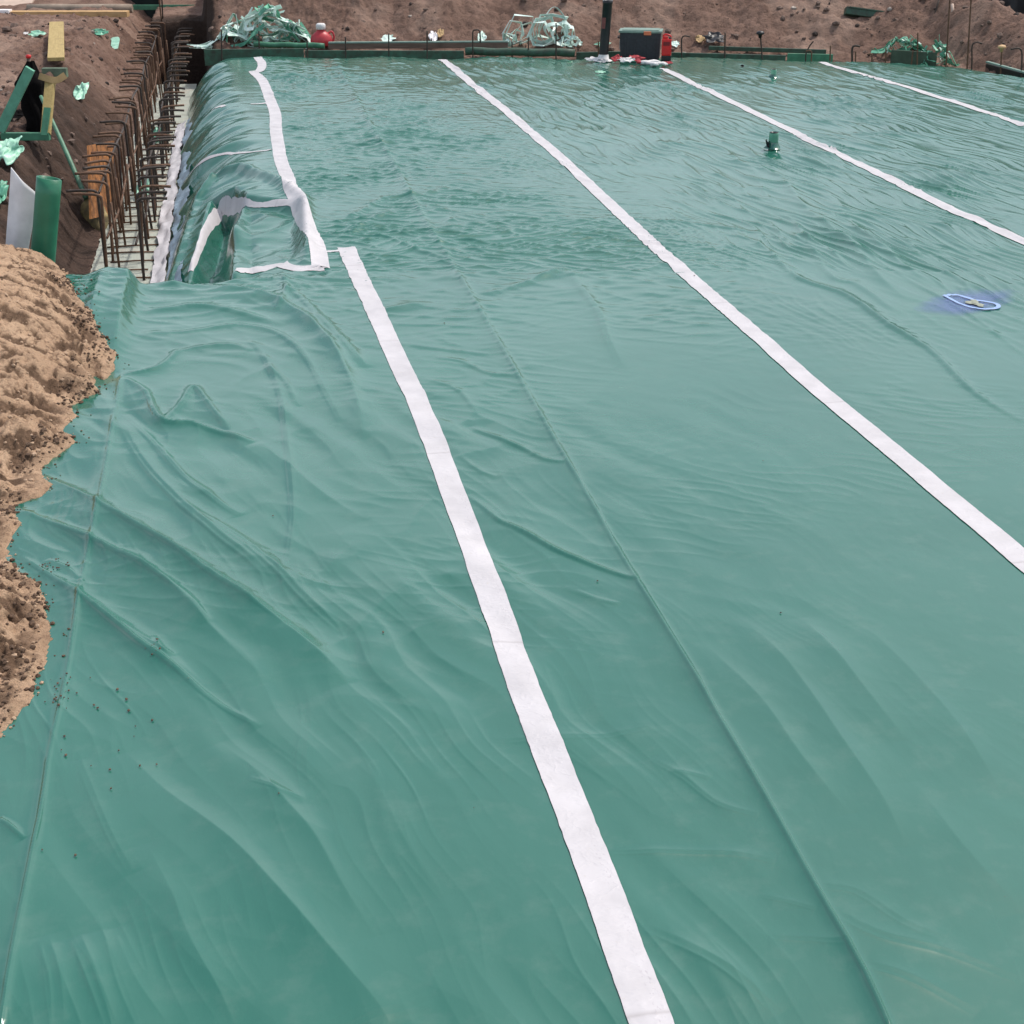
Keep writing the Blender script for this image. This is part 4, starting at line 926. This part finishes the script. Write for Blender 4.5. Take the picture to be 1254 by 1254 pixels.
lay('white_plank', -30, 13, 15, 26.5, .09, .2, M['wht'], 'short white plank end at the far left edge', 'plank')
c = AT(5, 6, 28.5); b = MB(); b.box((0, 0, 0), (.95, 1.2, .05), rotx(.35)@roty(.1), .012); o = b.build('dusty_sheet', M['card']); o.location = c; tag(o, 'dusty pink sheet material in the top left corner', 'sheet')
# ------------------------------------------------------------------ the timber frame, plank and shovel at the left
def beam(mb, a, b2, wdt, th, up=(0, -.3, 1)):
    mb.ribbon(np.array([a, b2]), wdt, th, np.tile(np.cross(b2-a, np.cross(up, b2-a)) if False else np.array(up, float), (2, 1)))
a = onground(70, 84); bq = onground(71, 42); b = MB(); dirv = bq-a; L = np.linalg.norm(dirv[:2])
k = 2; b.box((0, 0, 0), (.205, L, .045), bev=.006); o = b.build('plank', M['yel']); mid = (a+bq)/2; o.location = mid+np.array([0, 0, .13]); o.rotation_euler = (math.atan2(dirv[2], L)+.01, 0, -math.atan2(dirv[0], dirv[1])); tag(o, 'yellow timber plank lying on the soil, pointing away', 'plank')
def lfloor(px, py): return onground(px, py)
p = lfloor(68, 94); b = MB(); b.box((0, 0, .05), (.30, .09, .11), bev=.008); o = b.build('wood_block', simple('grey_green_timber', (.12, .17, .11), .7, .3, 10)); o.location = p; tag(o, 'grey green timber block across the near end of the yellow plank', 'block')
root = empty('timber_corner', lfloor(30, 172), 0, 'green painted timber corner frame standing on the soil at left', 'frame'); R0 = np.array(root.location); Yf = R0[1]
def fp(px, py, dY=0): return AT(px, py, Yf+dY)-R0
b = MB(); b.box(((fp(2,167)+fp(61,167))/2), (59/SCL(Yf), .06, 9/SCL(Yf)), bev=.005); b.build('bottom_rail', M['grn'], root)
b = MB(); b.ribbon(np.array([fp(0,160), fp(37,84)]), .085, .05, np.tile([.8, 0, .5], (2, 1))); b.build('brace', simple('pale_green_timber', (.12, .36, .24), .6, .25, 10), root)
b = MB(); b.ribbon(np.array([fp(56,164), fp(62,96, .35)]), .085, .05, np.tile([1., 0, .1], (2, 1))); b.build('post', M['yel'], root)
b = MB(); b.ribbon(np.array([fp(54,166,-.03), fp(58,132,.1)]), .06, .02, np.tile([1., 0, .1], (2, 1))); b.build('post_edge', M['grn'], root)
b = MB(); b.ribbon(cr([fp(48,93,.3), fp(60,97,.3), fp(70,98,.32), fp(80,92,.36)], 14), .06, .03, np.tile([0, .2, 1.], (14, 1))); b.build('top_rail', M['tan'], root)
# black cloth over a post
p = lfloor(42, 163); p[1] += .12; r = empty('draped_post', p, 0, 'post draped in black cloth with a small red tip', 'post'); hh = float(AT(42, 70, p[1])[2]-p[2])
b = MB(); b.tube([(0, 0, -.05), (0, 0, hh*.5), (0, 0, hh)], .020, 10); b.build('stake', M['bat'], r)
b = MB(); b.lathe([(.020, 0), (.026, .008), (.026, .03), (.004, .034)], (0, 0, hh-.01), 12); b.build('tip', M['redf'], r)
n = 40; k = 26; T, Q = np.meshgrid(np.linspace(0, 2*math.pi, n), np.linspace(0, 1, k)); rad = np.interp(Q, [0, .25, .5, .7, .85, 1], [.10, .105, .09, .125, .06, .028])*(1+.30*pn(np.cos(T)*1.8+Q, np.sin(T)*1.8+Q*3, 220)+.12*np.sin(T*5+Q*6)); rad[:, -1] = rad[:, 0]
o = mesh_np('cloth', np.stack([rad*np.cos(T)*1.15+.02*np.sin(Q*7), rad*np.sin(T), Q*hh*.95], -1), quads(k, n), M['clth'], r)
crumple('black_cloth', 20, 146, 26, 18, M['clth'], 'black cloth corner lying left of the draped post', 'cloth', .5, 65)
# shovel
tip = onground(120, 283); top = AT(50, 118, tip[1]+1.05); grip = AT(106, 244, tip[1]+.16); r = empty('shovel', tip, 0, 'shovel with a green handle leaning on the trench slope', 'shovel')
b = MB(); P = cr([grip-tip, (grip+top)/2-tip+np.array([0, 0, .015]), top-tip], 16); b.tube(P, np.linspace(.026, .017, 16), 10); b.build('handle', simple('green_handle', (.10, .24, .15), .5, .3, 14), r)
n = 13; k = 12; q = np.linspace(0, 1, k); v = np.linspace(-1, 1, n); Q, V = np.meshgrid(q, v, indexing='ij'); wq = np.interp(Q, [0, .15, .7, 1], [.6, 1, .95, .12])*.115
ax = (np.array([.03, -.02, .0])-(grip-tip)); ax_l = np.linalg.norm(ax); an = ax/ax_l; sd = np.cross(an, [0, -1, .3]); sd /= np.linalg.norm(sd); nn = np.cross(sd, an)
BV = (grip-tip)+Q[..., None]*an*ax_l*1.05+(V*wq)[..., None]*sd+(.035*(V**2)+.02*Q)[..., None]*nn*-1
o = mesh_np('blade', BV, quads(k, n), simple('muddy_yellow_blade', (.33, .25, .10), .6, .5, 12, .4, col2=(.11, .09, .055)), r); o.modifiers.new('thickness', 'SOLIDIFY').thickness = .005
# white board and green roll behind the sand
def curved_sheet(name, top0, top1, bot0, bot1, Y, curve, mat, label, cat, roll=0):
    n = 28; k = 24; s = np.linspace(0, 1, n); q = np.linspace(0, 1, k); S, Q = np.meshgrid(s, q)
    A = AT(*top0, Y); B = AT(*top1, Y); C_ = AT(*bot0, Y-.06); D = AT(*bot1, Y-.06)
    P = (A*(1-S[..., None])+B*S[..., None])*(1-Q[..., None])+(C_*(1-S[..., None])+D*S[..., None])*Q[..., None]
    P[..., 1] += curve*np.sin(math.pi*S)+.012*pn(S*2, Q*2, 230); return P, n, k
P, n, k = curved_sheet('', (14, 205), (47, 238), (5, 345), (27, 345), 10.15, -.03, None, '', '')
P[-1, :, 2] -= .25
o = mesh_np('white_board', P, quads(k, n), M['wht']); o.modifiers.new('thickness', 'SOLIDIFY').thickness = .006; tag(o, 'curved white plastic board standing behind the sand pile', 'board')
A = AT(60, 218, 10.0); B = AT(41, 345, 9.95); B[2] -= .25; rad = 15.5/SCL(10.0); ax = (B-A)/np.linalg.norm(B-A); e1 = np.cross(ax, [0, 1, 0]); e1 /= np.linalg.norm(e1); e2 = np.cross(ax, e1)
n = 70; k = 10; t = np.linspace(0, 2.3*2*math.pi, n); rr_ = rad*(1-.10*t/(2*math.pi)); Q = np.linspace(0, 1, k)
RV = A+(Q[:, None, None]*(B-A))+(rr_*np.cos(t))[None, :, None]*e1+(rr_*np.sin(t)*.8)[None, :, None]*e2
o = mesh_np('membrane_roll', RV, quads(k, n), M['grn2']); o.modifiers.new('thickness', 'SOLIDIFY').thickness = .004; tag(o, 'upright roll of green membrane beside the white board', 'roll')
# rusty plate behind the left bar row
pl = [AT(109, 178, 13.6), AT(140, 172, 14.4), AT(136, 262, 13.9), AT(112, 268, 13.1)]; b = MB()
nn_ = np.cross(pl[1]-pl[0], pl[3]-pl[0]); nn_ /= np.linalg.norm(nn_); vs = pl+[q+nn_*.02 for q in pl]; b.add(vs, [(0,1,2,3),(7,6,5,4),(0,4,5,1),(1,5,6,2),(2,6,7,3),(3,7,4,0)], False)
tag(b.build('rusty_plate', M['rst']), 'orange rusty steel plate behind the hooked bars near the shovel', 'plate')
# ------------------------------------------------------------------ blue spray mark on the sheet
def mark():
    n = 60; k = 30; a = np.linspace(1118, 1250, n); q = np.linspace(350, 391, k); A, B = np.meshgrid(a, q); Pm = hit(A.ravel(), B.ravel())
    Pm[:, 2] = sheet_top(Pm[:, 0], Pm[:, 1])+.003
    m, nt, b = nmat('blue_spray_paint'); uv = N(nt, 'ShaderNodeUVMap').outputs['UV']; v = geo(nt)
    b.inputs['Base Color'].default_value = (.17, .22, .52, 1); b.inputs['Roughness'].default_value = .6
    s = N(nt, 'ShaderNodeSeparateXYZ'); nt.links.new(uv, s.inputs[0]); ns = noise(nt, 5, 5, .6, v); nn2 = noise(nt, 90, 2, .5, v)
    def mth(op, x, y): 
        z = N(nt, 'ShaderNodeMath', operation=op)
        for i, w in enumerate((x, y)):
            if isinstance(w, bpy.types.NodeSocket): nt.links.new(w, z.inputs[i])
            else: z.inputs[i].default_value = w
        return z.outputs[0]
    dx = mth('MULTIPLY', mth('SUBTRACT', s.outputs['X'], .5), 2.1); dy = mth('MULTIPLY', mth('SUBTRACT', mth('ADD', s.outputs['Y'], mth('MULTIPLY', mth('SUBTRACT', s.outputs['X'], .5), .35)), .5), 2.5)
    r2 = mth('ADD', mth('MULTIPLY', dx, dx), mth('MULTIPLY', dy, dy)); f = mth('SUBTRACT', mth('ADD', mth('MULTIPLY', mth('SUBTRACT', ns.outputs['Fac'], .5), 1.6), 1.0), r2)
    f = mth('MULTIPLY', mth('MINIMUM', mth('MAXIMUM', mth('MULTIPLY', f, 1.1), 0.0), 1.0), mth('ADD', .12, mth('MULTIPLY', nn2.outputs['Fac'], .6)))
    nt.links.new(f, b.inputs['Alpha'])
    o = mesh_np('paint_mark', Pm, quads(k, n), m, uv=np.stack([(A-1118)/132, (B-350)/41], -1).reshape(-1, 2)); tag(o, 'blue sprayed paint mark with a pale outlined eye shape on the sheet', 'paint mark')
    M['lb'] = simple('pale_blue_paint', (.30, .43, .72), .55, .15, 30); M['yp'] = simple('dull_yellow_paint', (.30, .32, .25), .6, .15, 30)
    strip('outline', [(1156,363),(1164,362.5),(1175,363),(1185,366),(1192,369),(1202,370),(1214,371.5),(1227,375),(1220,379),(1208,381),(1198,380.5),(1188,377.5),(1178,374.5),(1168,369.5),(1156,363)], .027, '', mat='lb', off=.007, parent=o, wob=.003)
    strip('symbol', [(1184,374),(1190,372.5),(1195,371),(1191,368)], .035, '', mat='yp', off=.0085, parent=o, wob=.002)
    strip('symbol', [(1185,370),(1191,373),(1197,375.5),(1204,376)], .045, '', mat='yp', off=.0095, parent=o, wob=.002)
mark()

# ------------------------------------------------------------------ light
CLOUD = (6.3, 7.2, 7.9)
sd = Vector((.42, .26, .87)).normalized(); el = math.asin(sd.z); az = math.atan2(sd.x, sd.y)
w = bpy.data.worlds.new('World'); SC.world = w; w.use_nodes = True; nt = w.node_tree; bg = nt.nodes['Background']; sk = nt.nodes.new('ShaderNodeTexSky'); sk.sky_type = 'NISHITA'; sk.sun_disc = False; sk.sun_elevation = el; sk.sun_rotation = az; sk.air_density = 1.0; sk.dust_density = 4.0; sk.ozone_density = 1.0

tcw = N(nt, 'ShaderNodeTexCoord').outputs['Generated']; sz = N(nt, 'ShaderNodeSeparateXYZ'); nt.links.new(tcw, sz.inputs[0])
cn = noise(nt, 2.2, 7, .58, mp(nt, tcw, (1, 1, 2.2)), .3); cm = ramp(nt, cn.outputs['Fac'], [(.36, (.15,)*3), (.56, (1, 1, 1))]).outputs['Color']
bd = ramp(nt, sz.outputs['Z'], [(.0, (.85,)*3), (.12, (1, 1, 1)), (.50, (.75,)*3), (.80, (.08,)*3)]).outputs['Color']   # broken white cloud, thin overhead
cl = mix(nt, 1.0, cm, bd, 'MULTIPLY'); sky_c = mix(nt, cl, sk.outputs[0], CLOUD)
nt.links.new(sky_c, bg.inputs[0]); bg.inputs[1].default_value = .15
L = bpy.data.lights.new('sun', 'SUN'); L.energy = 2.7; L.angle = math.radians(2.5); L.color = (1, .955, .89); lo = bpy.data.objects.new('sun', L); COL.objects.link(lo); lo.rotation_euler = (-sd).to_track_quat('-Z', 'Y').to_euler()
SC.view_settings.view_transform = 'Standard'; SC.view_settings.look = 'None'; SC.view_settings.exposure = -.04; SC.view_settings.gamma = 1
